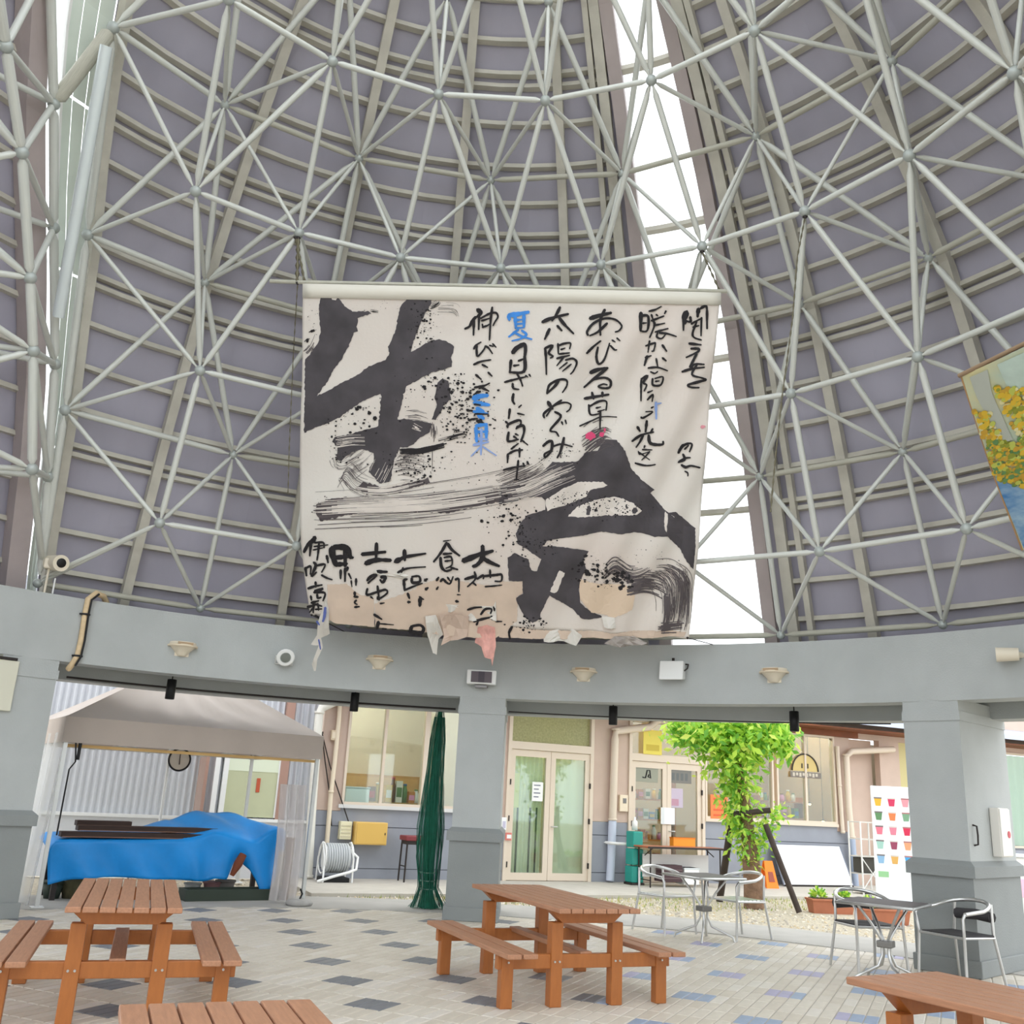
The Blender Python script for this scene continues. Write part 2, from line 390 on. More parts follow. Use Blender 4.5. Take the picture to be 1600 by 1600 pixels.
joinr('O3', 'B', 3, .034, 'diagonal_tube')
joinr('I1', 'O1', 10.5, .026, 'brace_tube'); joinr('I1', 'O0', 3, .026, 'brace_tube')
joinr('I2', 'O2', 8, .027, 'brace_tube'); joinr('I2', 'O1', 12.8, .024, 'brace_tube')
joinr('I3', 'O3', 8, .027, 'brace_tube'); joinr('I3', 'O2', 3, .022, 'brace_tube')
joinr('I4', 'O3', 8, .027, 'brace_tube')
# left edge of the main shell
ED = [pol(a_, R_ * SD, zH(H)) for a_, R_, H in ((-57.3, 4.08, 6.44), (-49.4, 5.1, 5.0), (-45.7, 5.73, 3.44), (-43.3, 6.31, 1.84))]
for p in ED[:3]: fball(p, .066)
for p, q in zip(ED, ED[1:]): ftube(p, q, .045, 'edge_tube')
def nd(k, i=0): return ND[k][i][1]
for p, q, r in ((ED[0], nd('O1'), .036), (ED[1], nd('O2'), .036), (ED[2], nd('O3'), .036), (ED[0], nd('I2'), .028), (ED[1], nd('I2'), .027), (ED[1], nd('O1'), .036),
                (ED[1], nd('I3'), .028), (ED[2], nd('I3'), .028), (ED[2], nd('I4'), .028), (ED[2], nd('O2'), .034), (ED[0], nd('I1'), .032), (ED[3], nd('I4'), .026), (ED[0], nd('O0'), .036)):
    ftube(p, q, r, 'edge_brace')
# the neighbouring shell seen past the cut
def prof_pt(x, y, tab):
    d = ray(x, y); t = 3.0
    while t < 25:
        p = EYEP + d * t; H = (p.z - EYE) / SD
        if hypot(p.x - CX, p.y - CY) >= lerp_tab(tab, H) * SD: return p
        t += .01
OUTT = [(1.0, 6.75), (1.804, 6.329), (3.426, 5.733), (5.006, 5.095), (6.41, 4.108), (7.5, 3.1), (8.4, 2.0)]
INNT = [(1.0, 5.8), (2.425, 5.345), (3.885, 4.78), (5.276, 4.005), (6.538, 3.014), (7.5, 2.0)]
LO = [prof_pt(x, y, OUTT) for x, y in ((78, -60), (84, 162), (84, 356), (86, 569), (75, 745), (66, 880))]
LI = [prof_pt(x, y, INNT) for x, y in ((-10, -60), (9, 72), (34, 238), (47, 434), (52, 548), (50, 733))]
for p in LO[1:5] + LI[1:]: fball(p, .066)
for p, q in zip(LO, LO[1:]): ftube(p, q, .05, 'edge_tube')
for p, q in zip(LI, LI[1:]): ftube(p, q, .05, 'edge_tube')
ftube(LI[-1], LO[-1], .04, 'edge_tube')
for i in range(1, 6):
    ftube(LI[i], LO[i - 1], .034, 'edge_brace'); ftube(LI[i], LO[i], .034, 'edge_brace')
def turn(p, da, dz=0):
    a_ = math.degrees(atan2(p.x - CX, p.y - CY)); R_ = hypot(p.x - CX, p.y - CY); return pol(a_ + da, R_, p.z + dz)
for i in range(1, 5):
    q = turn(LO[i], -13, -.3); ftube(LO[i], q, .034, 'edge_brace'); ftube(LI[i + 1], q, .03, 'edge_brace')
    q2 = turn(LI[i + 1], -15, .25); ftube(LI[i + 1], q2, .034, 'edge_brace'); ftube(LI[i], q2, .034, 'edge_brace')
# stout tie and glossy drain pipe across the gap
ftube(ED[0], LO[1], .075, 'tie_tube', TMD)
dp = at_dist(166, 72, ED[0].xy.length - .05); dq = at_dist(91, 495, ED[1].xy.length + .15)
pipe = MB().tube([dp - FO, dq - FO], .062, 14).build('drain_tube', mat('glossy_grey_paint', (222, 230, 230), .25, .1), frame)

# ================================================================ FURNITURE
# ---- picnic tables with fixed benches (local x runs along the planks)
def wood_box(name, t, x0, x1, y0, y1, z0, z1, m_=WOOD, bev=.006): return bx(name, m_, t, x0, x1, y0, y1, z0, z1, bev)
def picnic_table(label):
    t = thing('picnic_table', label, 'picnic table', group='wooden picnic tables')
    L, W, H, BH = 1.85, .70, .71, .40; pw = W / 7
    for k in range(7):
        wood_box('top_plank', t, -L / 2, L / 2, -W / 2 + k * pw + .004, -W / 2 + (k + 1) * pw - .004, H - .035, H, WOODT)
    for sx in (-1, 1):
        x = sx * .68
        # chamfered bearer under the top
        MB().hexa([(x - .045, -.22, H - .125), (x + .045, -.22, H - .125), (x + .045, .22, H - .125), (x - .045, .22, H - .125)],
                  [(x - .045, -.33, H - .035), (x + .045, -.33, H - .035), (x + .045, .33, H - .035), (x - .045, .33, H - .035)]).build('bearer', WOOD, t, .004)
        wood_box('bench_beam', t, x - .03, x + .03, -.74, .74, BH - .135, BH - .035)
        for sy in (-1, 1):
            wood_box('leg', t, x + sx * .03 - .045 * (1 + sx) + (.0 if sx > 0 else 0), x + sx * .03 + .045 * (1 - sx) + (.0), sy * .255 - .045, sy * .255 + .045, 0, H - .125) if False else wood_box('leg', t, x - .045, x + .045, sy * .26 - .048, sy * .26 + .048, 0, H - .12)
            wood_box('bench_leg', t, x - .04, x + .04, sy * .66 - .048, sy * .66 + .048, 0, BH - .035)
    wood_box('stretcher', t, -.70, .70, -.05, .05, BH - .06, BH - .02, WOODT)
    for sy in (-1, 1):
        for k in range(2):
            y0 = sy * (.51 if k == 0 else .64); y1 = sy * (.625 if k == 0 else .755)
            wood_box('bench_plank', t, -L / 2, L / 2, min(y0, y1), max(y0, y1), BH - .035, BH, WOODT)
    for x in (-.735, .735):
        b_ = MB()
        for y in (-.28, -.24, .24, .28, -.66, .66): b_.tube([(x * (.985), y, BH - .085), (x * 1.0, y, BH - .085)], .008, 8)
        b_.build('bolt_heads', ALU, t)
    return t
def place(t, x, y, ang): t.location = (x, y, 0); t.rotation_euler = (0, 0, ang)
tb = picnic_table('wooden picnic table with attached benches in front of the blue tarp')
place(tb, -2.60, 7.36, atan2(.944, -.33))
t2 = copy_tree(tb); t2['label'] = 'wooden picnic table with attached benches standing before the grey speaker column'
place(t2, .48, 8.66, atan2(.925, -.38))
t3 = copy_tree(tb); t3['label'] = 'wooden picnic table showing only the end of its plank top beside the tarp table'
place(t3, -.66, 3.10, atan2(.93, -.37))
t4 = copy_tree(tb); t4['label'] = 'wooden picnic table beside the fire box column, nearest the metal cafe chairs'
place(t4, 2.55, 4.62, atan2(-.877, .48))

# ---- metal cafe tables and armchairs
GREYTOP = mat('grey_table_top', (104, 100, 98), .6, 0, .1, 8)
SEATM = mat('dark_mesh_seat', (58, 56, 58), .7)
def cafe_table(label, m_):
    t = thing('cafe_table', label, 'table', group='square cafe tables')
    MB().box(-.34, .34, -.34, .34, .685, .71).build('table_top', m_, t, .012)
    MB().tube([(-.345, -.345, .695), (.345, -.345, .695), (.345, .345, .695), (-.345, .345, .695), (-.345, -.345, .695)], .014, 8).build('top_rim', ALU, t)
    for k in range(4):
        a_ = pi / 4 + k * pi / 2; c, s = cos(a_), sin(a_)
        MB().tube([(c * .27, s * .27, .68), (c * .14, s * .14, .52), (c * .045, s * .045, .38), (c * .04, s * .04, .25), (c * .09, s * .09, .15), (c * .24, s * .24, .09), (c * .33, s * .33, .05), (c * .35, s * .35, .0)], .013, 10).build('leg', ALU, t)
    MB().box(-.07, .07, -.07, .07, .31, .37).build('leg_joint', mat('joint_grey', (130, 128, 124), .4, .5), t, .01)
    return t
def cafe_chair(label, pad):
    t = thing('cafe_armchair', label, 'chair', group='aluminium cafe armchairs')       # faces local -y
    arc = []
    arc.append((-.27, -.24, .64))
    for k in range(13):
        a_ = pi * k / 12; arc.append((-.275 * cos(a_), .02 + .27 * sin(a_), .665 + .075 * sin(a_)))
    arc.append((.27, -.24, .64))
    MB().tube(arc, .019, 12).build('arm_loop', ALU, t)
    for s in (-1, 1):
        MB().tube([(s * .27, -.24, .64), (s * .265, -.27, .60), (s * .25, -.25, .44), (s * .265, -.28, .0)], .014, 10).build('front_leg', ALU, t)
        MB().tube([(s * .20, .24, .72), (s * .215, .22, .45), (s * .25, .30, .0)], .014, 10).build('rear_leg', ALU, t)
        MB().tube([(s * .25, -.25, .43), (s * .225, .22, .42)], .012, 8).build('side_rail', ALU, t)
    MB().tube([(-.25, -.25, .43), (.25, -.25, .43)], .012, 8).build('front_rail', ALU, t)
    if pad: MB().box(-.235, .235, -.24, .21, .425, .45).build('seat', SEATM, t, .01)
    else:
        for k in range(7): MB().box(-.235, .235, -.235 + k * .064, -.182 + k * .064, .43, .444).build('seat_slat', ALU, t, .004)
    if pad: MB().tube([(-.2, .245, .60), (0, .275, .61), (.2, .245, .60)], .05, 8).build('back_pad', SEATM, t)
    return t
ct1 = cafe_table('square grey cafe table between the picnic table and the vine tree', GREYTOP); place(ct1, 2.50, 12.1, .5)
ct2 = cafe_table('square dark cafe table beside the fire box column', mat('dark_table_top', (78, 70, 70), .6, 0, .1, 8)); place(ct2, 3.72, 9.72, .95)
ch = cafe_chair('aluminium cafe armchair with slatted seat, its back to the wooden picnic table', False); place(ch, 2.12, 12.62, rad(35))
c2 = copy_tree(ch); c2['label'] = 'aluminium cafe armchair with slatted seat on the vine tree side of its table'; place(c2, 2.98, 12.42, rad(-60))
c3 = cafe_chair('aluminium cafe armchair with dark seat beyond the dark cafe table', True); place(c3, 3.80, 10.42, rad(10))
c4 = copy_tree(c3); c4['label'] = 'aluminium cafe armchair with dark seat close against the fire box column'; place(c4, 4.52, 9.95, rad(-62))

# ================================================================ THINGS ON THE BEAM AND COLUMNS
def ring_hit(x, y, R_):
    d = ray(x, y); a_ = d.x ** 2 + d.y ** 2; b_ = -2 * (d.x * CX + d.y * CY); c_ = CX * CX + CY * CY - R_ * R_
    return EYEP + d * ((-b_ + sqrt(b_ * b_ - 4 * a_ * c_)) / (2 * a_))
def ring_thing(name, label, cat, x, y, R_=RB, group=None):
    p = ring_hit(x, y, R_); a_ = atan2(p.x - CX, p.y - CY)
    return thing(name, label, cat, p, -a_, group)                  # local -y faces the hall
UPL = [(285, 1012, 'cream half-round wall light on the beam above the canopy tent'), (593, 1033, 'cream half-round wall light on the beam under the torn poster corner'),
       (912, 1052, 'cream half-round wall light on the beam beside the speaker column'), (1210, 1053, 'cream half-round wall light on the beam above the leafy tree')]
for x, y, lab in UPL:
    t = ring_thing('wall_light', lab, 'wall light', x, y, group='half-round wall lights on the beam')
    b_ = MB(); ns = 12
    def half(r, z): return [(r * cos(pi * k / ns + pi), r * sin(pi * k / ns + pi), z) for k in range(ns + 1)]
    for (r0, z0), (r1, z1) in (((.045, -.085), (.085, -.035)), ((.085, -.035), (.125, .005)), ((.125, .005), (.135, .03)), ((.135, .03), (.13, .05))):
        b_.add(half(r0, z0) + half(r1, z1), [(k, k + 1, ns + 2 + k, ns + 1 + k) for k in range(ns)], True)
    b_.add(half(.045, -.085), [tuple(range(ns, -1, -1))]); b_.add(half(.13, .05), [tuple(range(ns + 1))])
    b_.build('shade', IVORY, t)
    arc = [(.14 * cos(pi * k / ns + pi), .14 * sin(pi * k / ns + pi), .012) for k in range(ns + 1)]
    MB().tube(arc, .012, 8).build('rim', CREAM, t)
    bx('back_plate', IVORY, t, -.07, .07, -.012, .0, -.09, .05)
    bx('light_slot', mat('slot_tan', (176, 150, 118), .5), t, -.075, .075, -.139, -.125, .018, .042)
    t.scale = (1.2, 1.2, 1.2)
# round floodlight
t = ring_thing('floodlight', 'round white floodlight tilted down on the beam right of the tent', 'floodlight', 444, 1027)
MB().lathe([(.0, .0), (.05, .0), (.10, .05), (.115, .10), (.10, .105), (.0, .095)], 20).build('lamp_head', WHITE, t).rotation_euler = (rad(115), 0, 0)
for ch_ in t.children: ch_.location = (0, -.06, .02)
MB().lathe([(.0, .098), (.098, .1)], 20).build('lens', glassy('lamp_glass', (190, 200, 200), .4), t).rotation_euler = (rad(115), 0, 0)
t.children[1].location = (0, -.062, .02)
MB().tube([(-.11, -.10, 0), (-.11, -.02, -.09), (.11, -.02, -.09), (.11, -.10, 0)], .008, 8).build('yoke', WHITE, t)
# white box floodlight
t = ring_thing('box_floodlight', 'square white box floodlight on the beam between two half-round lights', 'floodlight', 1053, 1050)
MB().hexa([(-.15, -.20, -.12), (.15, -.20, -.12), (.15, -.02, -.10), (-.15, -.02, -.10)], [(-.15, -.15, .12), (.15, -.15, .12), (.15, -.02, .12), (-.15, -.02, .12)]).build('housing', WHITE, t, .012)
MB().tube([(.15, -.1, 0), (.19, -.1, .03), (.19, -.03, .09), (.12, 0, .10)], .009, 8).build('bracket', DARK, t)
MB().tube([(0, -.04, .12), (0, -.04, .17)], .018, 8).build('cable_gland', DARK, t)
# speaker on the middle column
t = ring_thing('speaker', 'small white framed speaker box at the top of the grey column', 'speaker', 753, 1060)
MB().box(-.19, .19, -.16, -.015, -.09, .09).build('cabinet', WHITE, t, .012)
MB().box(-.135, .135, -.17, -.155, -.07, .07).build('grille', mat('grille_cloth', (108, 100, 106), .8), t)
MB().box(-.04, .04, -.175, -.168, -.07, .07).build('grille_bar', mat('grille_dark', (84, 78, 86), .8), t)
MB().box(-.08, .08, -.13, 0, -.135, -.10).build('mount', mat('mount_grey', (150, 148, 150), .5), t, .008)
# lamp at far right
t = ring_thing('wall_spotlight', 'ivory cylinder spotlight on the beam past the fire box column', 'spotlight', 1583, 1025)
MB().tube([(-.09, -.17, .0), (.10, -.08, .0)], [.075, .065], 16).build('lamp_head', IVORY, t)
MB().tube([(.07, -.09, 0), (.09, 0, 0)], .03, 10).build('arm', IVORY, t)
# beige panel at far left
p = ring_hit(-6, 1062, RB); t = ring_thing('notice_panel', 'pale beige panel fixed high on the column beside the tent', 'panel', -6, 1062)
bx('board', mat('pale_panel', (214, 212, 194), .6), t, -.19, .19, -.05, -.001, -.32, .22, .008)
bx('dark_top', DARK, t, -.16, .16, -.06, -.01, .222, .25)
# CCTV camera on the beam
p = ring_hit(78, 925, RB + .12); p.z = ZB1
t = thing('security_camera', 'ivory security camera on a post on top of the beam', 'camera', p, rad(10))
MB().tube([(-.06, 0, 0), (-.06, 0, .33)], .014, 8).build('post', IVORY, t)
MB().tube([(.03, .0, 0), (.03, .0, .20)], .01, 8).build('cable_post', WHITE, t)
MB().box(-.11, .0, -.06, .06, .30, .42).build('housing_rear', IVORY, t, .015)
cm = MB().tube([(0, .20, 0), (0, -.16, 0)], [.085, .095], 18).build('housing', IVORY, t); cm.location = (0, 0, .38); cm.rotation_euler = (rad(8), 0, rad(38))
ln = MB().lathe([(.0, .01), (.045, .01), (.055, .0)], 18).build('lens', BLACK, t); ln.location = (.1, -.125, .36); ln.rotation_euler = (rad(98), 0, rad(38))
MB().lathe([(.05, 0), (.06, .0), (.04, .02)], 12, (-.06, 0, 0)).build('foot', IVORY, t)
# conduit over the beam edge
def rp_(x, y, R_): return ring_hit(x, y, R_)
pts = [V((rp_(168, 940, RB + .25)).xy.to_3d()) + V((0, 0, ZB1 + .02)), rp_(162, 932, RB + .1), rp_(150, 927, RB - .03), rp_(138, 936, RB - .045), rp_(133, 960, RB - .035), rp_(127, 1000, RB - .035), rp_(121, 1025, RB - .035), rp_(112, 1039, RB - .03), rp_(107, 1045, RB + .05)]
t = thing('cable_conduit', 'beige corrugated cable conduit looping over the beam edge', 'conduit', pts[5])
MB().tube([q - pts[5] for q in pts], .034, 10).build('hose', mat('beige_conduit', (214, 190, 152), .6, 0, .1, 20), t)
MB().tube([q - pts[5] + V((.045, -.01, -.01)) for q in pts[2:8]], .012, 8).build('thin_cable', BLACK, t)
b_ = MB()
for k in (4, 6): b_.box(-.05, .05, -.05, .01, -.012, .012)
for k in (4, 6): bx('clip', BLACK, t, *( (pts[k] - pts[5]).x - .05, (pts[k] - pts[5]).x + .05, (pts[k] - pts[5]).y - .04, (pts[k] - pts[5]).y + .03, (pts[k] - pts[5]).z - .01, (pts[k] - pts[5]).z + .01))
# fire hose box and handle on the right column (its right-hand face)
ac = COLA[1]; cp = pol(ac, RB, 0); tx = V((cos(rad(ac)), -sin(rad(ac)), 0)); nx = V((sin(rad(ac)), cos(rad(ac)), 0)); FP = cp + tx * .30
p = at_plane(1556, 1300, FP, tx)
t = thing('fire_hose_box', 'white fire hose box with a red mark on the column side', 'fire box', p, -rad(ac) + pi / 2)
bx('cabinet', mat('box_ivory', (224, 220, 212), .5), t, -.15, .15, -.10, -.002, -.25, .25, .01)
bx('door', mat('box_white', (232, 230, 224), .5), t, -.14, .14, -.11, -.10, -.24, .24, .006)
MB().tube([(.06, -.116, -.02), (.06, -.109, -.02)], .036, 18).build('red_mark', mat('red_lamp', (196, 24, 48), .4), t)
p = at_plane(1521, 1305, FP, tx)
t = thing('pull_handle', 'thin bent steel handle beside the fire hose box', 'handle', p, -rad(ac) + pi / 2)
MB().tube([(0, -.0, .10), (0, -.04, .09), (0, -.045, 0), (0, -.04, -.09), (0, 0, -.10)], .01, 8).build('bar', DARK, t)
# thin steel wire between the columns with black lamps
def bay_wire(x0, y0, x1, y1, lab, group, rr=.013):
    R_ = RB + .78; p, q = ring_hit(x0, y0, R_), ring_hit(x1, y1, R_)
    a0, a1 = atan2(p.x - CX, p.y - CY), atan2(q.x - CX, q.y - CY); z_ = .5 * (p.z + q.z); pts = []
    for k in range(17):
        a_ = a0 + (a1 - a0) * k / 16; pts.append(V((CX + R_ * sin(a_), CY + R_ * cos(a_), p.z + (q.z - p.z) * k / 16)))
    o = tag(MB().tube([v - pts[8] for v in pts], rr, 8).build('steel_rail', DARK), lab, 'rail', group); o.location = pts[8]
    return a0, a1, R_, p.z, q.z
bay_wire(104, 1058, 712, 1108, 'thin dark rail under the beam above the canopy tent', None)
bay_wire(795, 1112, 1392, 1131, 'thin dark rail under the beam in front of the leafy tree', None, .008)
for x, y, lab in ((267, 1077, 'black cylinder lamp hanging before the white canopy tent'), (554, 1097, 'black cylinder lamp hanging before the pink wall and window'), (958, 1118, 'black cylinder lamp hanging beside the glazed double doors'), (1241, 1127, 'black cylinder lamp hanging before the logo window')):
    p = ring_hit(x, y, RB + .70)
    t = thing('hanging_lamp', lab, 'lamp', p, group='black lamps on the rails')
    MB().lathe([(.0, -.125), (.05, -.125), (.058, -.12), (.058, .12), (.05, .125), (.0, .125)], 18).build('shade', BLACK, t)
    MB().tube([(0, 0, .12), (0, 0, ZB0 + .21 - p.z)], .008, 8).build('stem', BLACK, t)

# ================================================================ BUILDING BEHIND THE HALL
WA = V((-2.99, 17.09, 0)); WT = V((.912, .410, 0)).normalized(); WN = V((WT.y, -WT.x, 0)); WANG = atan2(WT.y, WT.x)
def fl(x, y, d=0.):
    p = at_plane(x, y, WA + WN * d, WN); return (p - WA).dot(WT), p.z
def S(x, y, d=0.): return fl(x, y, d)[0]
def Z(x, y, d=0.): return fl(x, y, d)[1]
PINK = mat('pink_beige_wall', (198, 177, 163), .8, 0, .05, 2.5)
GREYB = mat('grey_blue_wainscot', (146, 150, 159), .7, 0, .05, 3)
BROWN = mat('brown_fascia', (120, 66, 34), .6, 0, .15, 5)
FRM = mat('cream_door_frame', (216, 202, 184), .5)
ROOM = mat('room_wall', (214, 210, 202), .8)
PANE = glassy('window_pane', (236, 244, 242), .93, .03)
wall = link('wall_back', None); struct(wall); wall.location = WA; wall.rotation_euler = (0, 0, WANG); wall['label'] = 'pink beige shop wall with grey blue wainscot behind the hall'
def wb(name, m_, s0, s1, z0, z1, y0, y1, parent=None, bev=0): return bx(name, m_, parent or wall, s0, s1, y0, y1, z0, z1, bev)
ZT = Z(860, 1112) + .02; ZW = Z(950, 1284); ZSIL = Z(620, 1263); ZSC = Z(1260, 1288); ZTR = Z(860, 1168)
sA0, sA1, sA2 = S(540, 1180), S(665, 1180), S(722, 1190)
sD0, sD1 = S(790, 1240), S(925, 1250)
sE0, sE1 = S(981, 1250), S(1100, 1250)
sB1, sC0, sC1 = S(1208, 1225), S(1213, 1225), S(1305, 1225)
sL, sR = S(496, 1230), S(1332, 1280)
# upper wall piers
for a_, b_ in ((sL, sA0), (sA2, sD0), (sD1, sE0), (sC1, sR)): wb('pier', PINK, a_, b_, ZW, ZT, 0, .16)
wb('pier', PINK, sR + .9, sR + 1.5, 0, ZT, 0, .16); wb('pier', PINK, sR + 3.2, sR + 4.6, 0, ZT, 0, .16)
wb('header', PINK, sL, sR + 9, ZT, ZT + .9, 0, .16)
# wainscot boards, each board its own piece with an open joint
def wains(s0, s1, zt):
    zs = [0, Z(620, 1358), ZW - .25, zt]
    for z0, z1 in zip(zs, zs[1:]): wb('siding_board', GREYB, s0, s1, z0 + .006, z1 - .006, 0, .12)
    wb('board_backing', mat('joint_dark', (96, 98, 106), .8), s0, s1, 0, zt - .02, .03, .1)
for a_, b_, z_ in ((sL, sA0, ZW), (sA0, sA2, ZSIL), (sA2, sD0, ZW), (sD1, sE0, ZW), (sE1, sC1, ZSC), (sC1, sR, ZW)): wains(a_, b_, z_)
wb('window_sill', mat('sill_white', (212, 212, 210), .5), sA0 - .05, sA2, ZSIL - .03, ZSIL + .03, -.06, .16)
wb('window_sill', FRM, sE1, sC1, ZSC - .03, ZSC + .03, -.06, .16)
# eaves : brown board, gutter, metal roof
wb('fascia_board', BROWN, sL - .1, sC1 + .6, ZT - .0, ZT + .13, -.14, .0)
wb('soffit', BROWN, sL - .1, sR + 9, ZT + .12, ZT + .15, -.75, .1)
MB().tube([(S(800, 1112), -.22, ZT + .16), (S(1030, 1122), -.22, ZT + .16)], .035, 10).build('gutter', CREAM, wall)
MB().hexa([(S(1240, 1140), -.95, ZT + .22), (sR + 9, -.95, ZT + .22), (sR + 9, 1.6, ZT + .8), (S(1240, 1140), 1.6, ZT + .8)], [(S(1240, 1140), -.95, ZT + .34), (sR + 9, -.95, ZT + .34), (sR + 9, 1.6, ZT + .92), (S(1240, 1140), 1.6, ZT + .92)]).build('metal_roof', mat('roof_metal', (176, 184, 200), .35, .4), wall)
for k in range(6): wb('gutter_bracket', FRM, S(806 + k * 42, 1115) - .01, S(806 + k * 42, 1115) + .01, ZT + .02, ZT + .14, -.24, -.14)

def opening(name, idx, s0, s1, z0, z1, mulls, bars, label):
    w_ = link('%s_%d' % (name, idx), None); struct(w_); w_.location = WA; w_.rotation_euler = (0, 0, WANG); w_['label'] = label
    f = .045
    for a_, b_, c_, d_ in ((s0, s0 + f, z0, z1), (s1 - f, s1, z0, z1)): wb('frame', FRM, a_, b_, c_, d_, -.03, .1, w_)
    for a_ in (z0, z1 - f): wb('frame', FRM, s0 + f, s1 - f, a_, a_ + f, -.03, .1, w_)
    xs = [s0 + f] + list(mulls) + [s1 - f]
    for a_ in mulls: wb('mullion', FRM, a_ - .025, a_ + .025, z0 + f, z1 - f, -.02, .08, w_)
    for a_ in bars: wb('transom_bar', FRM, s0 + f, s1 - f, a_ - .05, a_ + .05, -.03, .09, w_)
    zs = [z0 + f] + list(bars) + [z1 - f]
    for xa, xb in zip(xs, xs[1:]):
        for za, zb in zip(zs, zs[1:]): wb('pane', PANE, xa, xb, za, zb, .02, .03, w_)
    return w_
opening('window', 1, sA0, sA1, ZSIL + .03, ZT, [S(600, 1180)], [], 'tall sliding window in the pink wall beside the green net')
opening('window', 2, sA1, sA2, ZSIL + .03, ZT, [], [], 'narrow window between the green net and the speaker column')
opening('window', 3, sE1 + .02, sB1, ZSC + .03, ZT, [], [], 'shop window behind the vine tree')
opening('window', 4, sC0, sC1, ZSC + .03, ZT, [S(1259, 1225)], [], 'shop window with a round logo and warm lights')
def dbl_door(idx, s0, s1, z1, ztr, label, frosted):
    d_ = link('door_%d' % idx, None); struct(d_); d_.location = WA; d_.rotation_euler = (0, 0, WANG); d_['label'] = label
    f = .07
    wb('jamb', FRM, s0, s0 + f, 0, z1, -.04, .12, d_); wb('jamb', FRM, s1 - f, s1, 0, z1, -.04, .12, d_)
    wb('lintel', FRM, s0 + f, s1 - f, z1 - .06, z1, -.04, .12, d_); wb('transom_bar', FRM, s0 + f, s1 - f, ztr - .07, ztr + .07, -.04, .12, d_)
    wb('transom_pane', frosted, s0 + f, s1 - f, ztr + .07, z1 - .06, .03, .045, d_)
    mid = (s0 + s1) / 2
    for a_, b_ in ((s0 + f, mid - .004), (mid + .004, s1 - f)):
        lf = link('leaf', None, d_)
        st = .10
        wb('stile', FRM, a_, a_ + st, .03, ztr - .075, -.01, .05, lf); wb('stile', FRM, b_ - st, b_, .03, ztr - .075, -.01, .05, lf)
        wb('rail', FRM, a_ + st, b_ - st, .03, .16, -.01, .05, lf); wb('rail', FRM, a_ + st, b_ - st, ztr - .20, ztr - .075, -.01, .05, lf)
        wb('pane', PANE, a_ + st, b_ - st, .16, ztr - .20, .015, .025, lf)
    for q in (.04, -.04 - .09): pass
    MB().tube([(mid + .05, -.01, .98), (mid + .05, -.06, .98), (mid + .16, -.06, .98)], .012, 8).build('handle', ALU, d_)
    for zq in (.3, 1.1, 1.75): wb('hinge', DARK, s0 + f - .01, s0 + f + .012, zq - .05, zq + .05, -.05, -.01, d_); wb('hinge', DARK, s1 - f - .012, s1 - f + .01, zq - .05, zq + .05, -.05, -.01, d_)
    return d_
FROST = mat('frosted_pane', (176, 176, 134), .35, 0, .25, 30., translucent=.35)
d1 = dbl_door(1, sD0, sD1, ZT, ZTR, 'cream double door with pale curtains and a frosted light above', FROST)
d2 = dbl_door(2, sE0, sE1, ZT, Z(1040, 1186), 'cream glazed shop double door behind the folding table', PANE)
# curtains inside the first door
CURT = mat('pale_green_curtain', (226, 232, 210), .8, translucent=.3)
def curtain(name, s0, s1, z0, z1, y, amp, nw, m_, parent):
    return MB().grid(lambda u, v: (s0 + (s1 - s0) * u, y + amp * sin(u * nw * 2 * pi) , z0 + (z1 - z0) * v), nw * 6, 2).build(name, m_, parent)
curtain('curtain', sD0 + .1, (sD0 + sD1) / 2 - .1, .1, ZTR - .15, .12, .025, 8, CURT, d1); curtain('curtain', (sD0 + sD1) / 2 + .1, sD1 - .1, .1, ZTR - .15, .12, .006, 3, mat('cream_blind', (226, 226, 202), .8, translucent=.25), d1)
for x in (808, 828, 838): wb('dark_pole', mat('dark_green_pole', (38, 54, 48), .6), S(x, 1330) - .014, S(x, 1330) + .014, .12, Z(x, 1262), .05, .07, d1)
wb('yellow_strip', mat('faded_yellow', (226, 216, 150), .7), S(809, 1240) - .05, S(809, 1240) + .05, Z(808, 1262), Z(808, 1208), .05, .06, d1)
# rooms behind the glass
room = link('wall_room', None); struct(room); room.location = WA; room.rotation_euler = (0, 0, WANG); room['label'] = 'plain rooms behind the shop windows'
FLR = mat('room_floor', (150, 136, 116), .7)
for a_, b_, m_ in ((sL + .1, (sA2 + sD0) / 2, ROOM), ((sA2 + sD0) / 2, (sD1 + sE0) / 2, mat('room_green', (206, 208, 186), .8)), ((sD1 + sE0) / 2, sR, mat('room_warm', (186, 160, 128), .8))):
    wb('room_floor', FLR, a_, b_, -.02, .03, .16, 3.4, room); wb('room_ceiling', WHITE, a_, b_, ZT + .6, ZT + .65, .16, 3.4, room)
    wb('room_back', m_, a_, b_, .03, ZT + .6, 3.3, 3.4, room); wb('room_side', m_, a_ - .02, a_ + .04, .03, ZT + .6, .16, 3.3, room); wb('room_side', m_, b_ - .04, b_ + .02, .03, ZT + .6, .16, 3.3, room)
def loc(s, y, z): return WA + WT * s - WN * y + V((0, 0, z))
def wthing(name, label, cat, s, y, z, group=None, rz=0): return thing(name, label, cat, loc(s, y, z), WANG + rz, group)
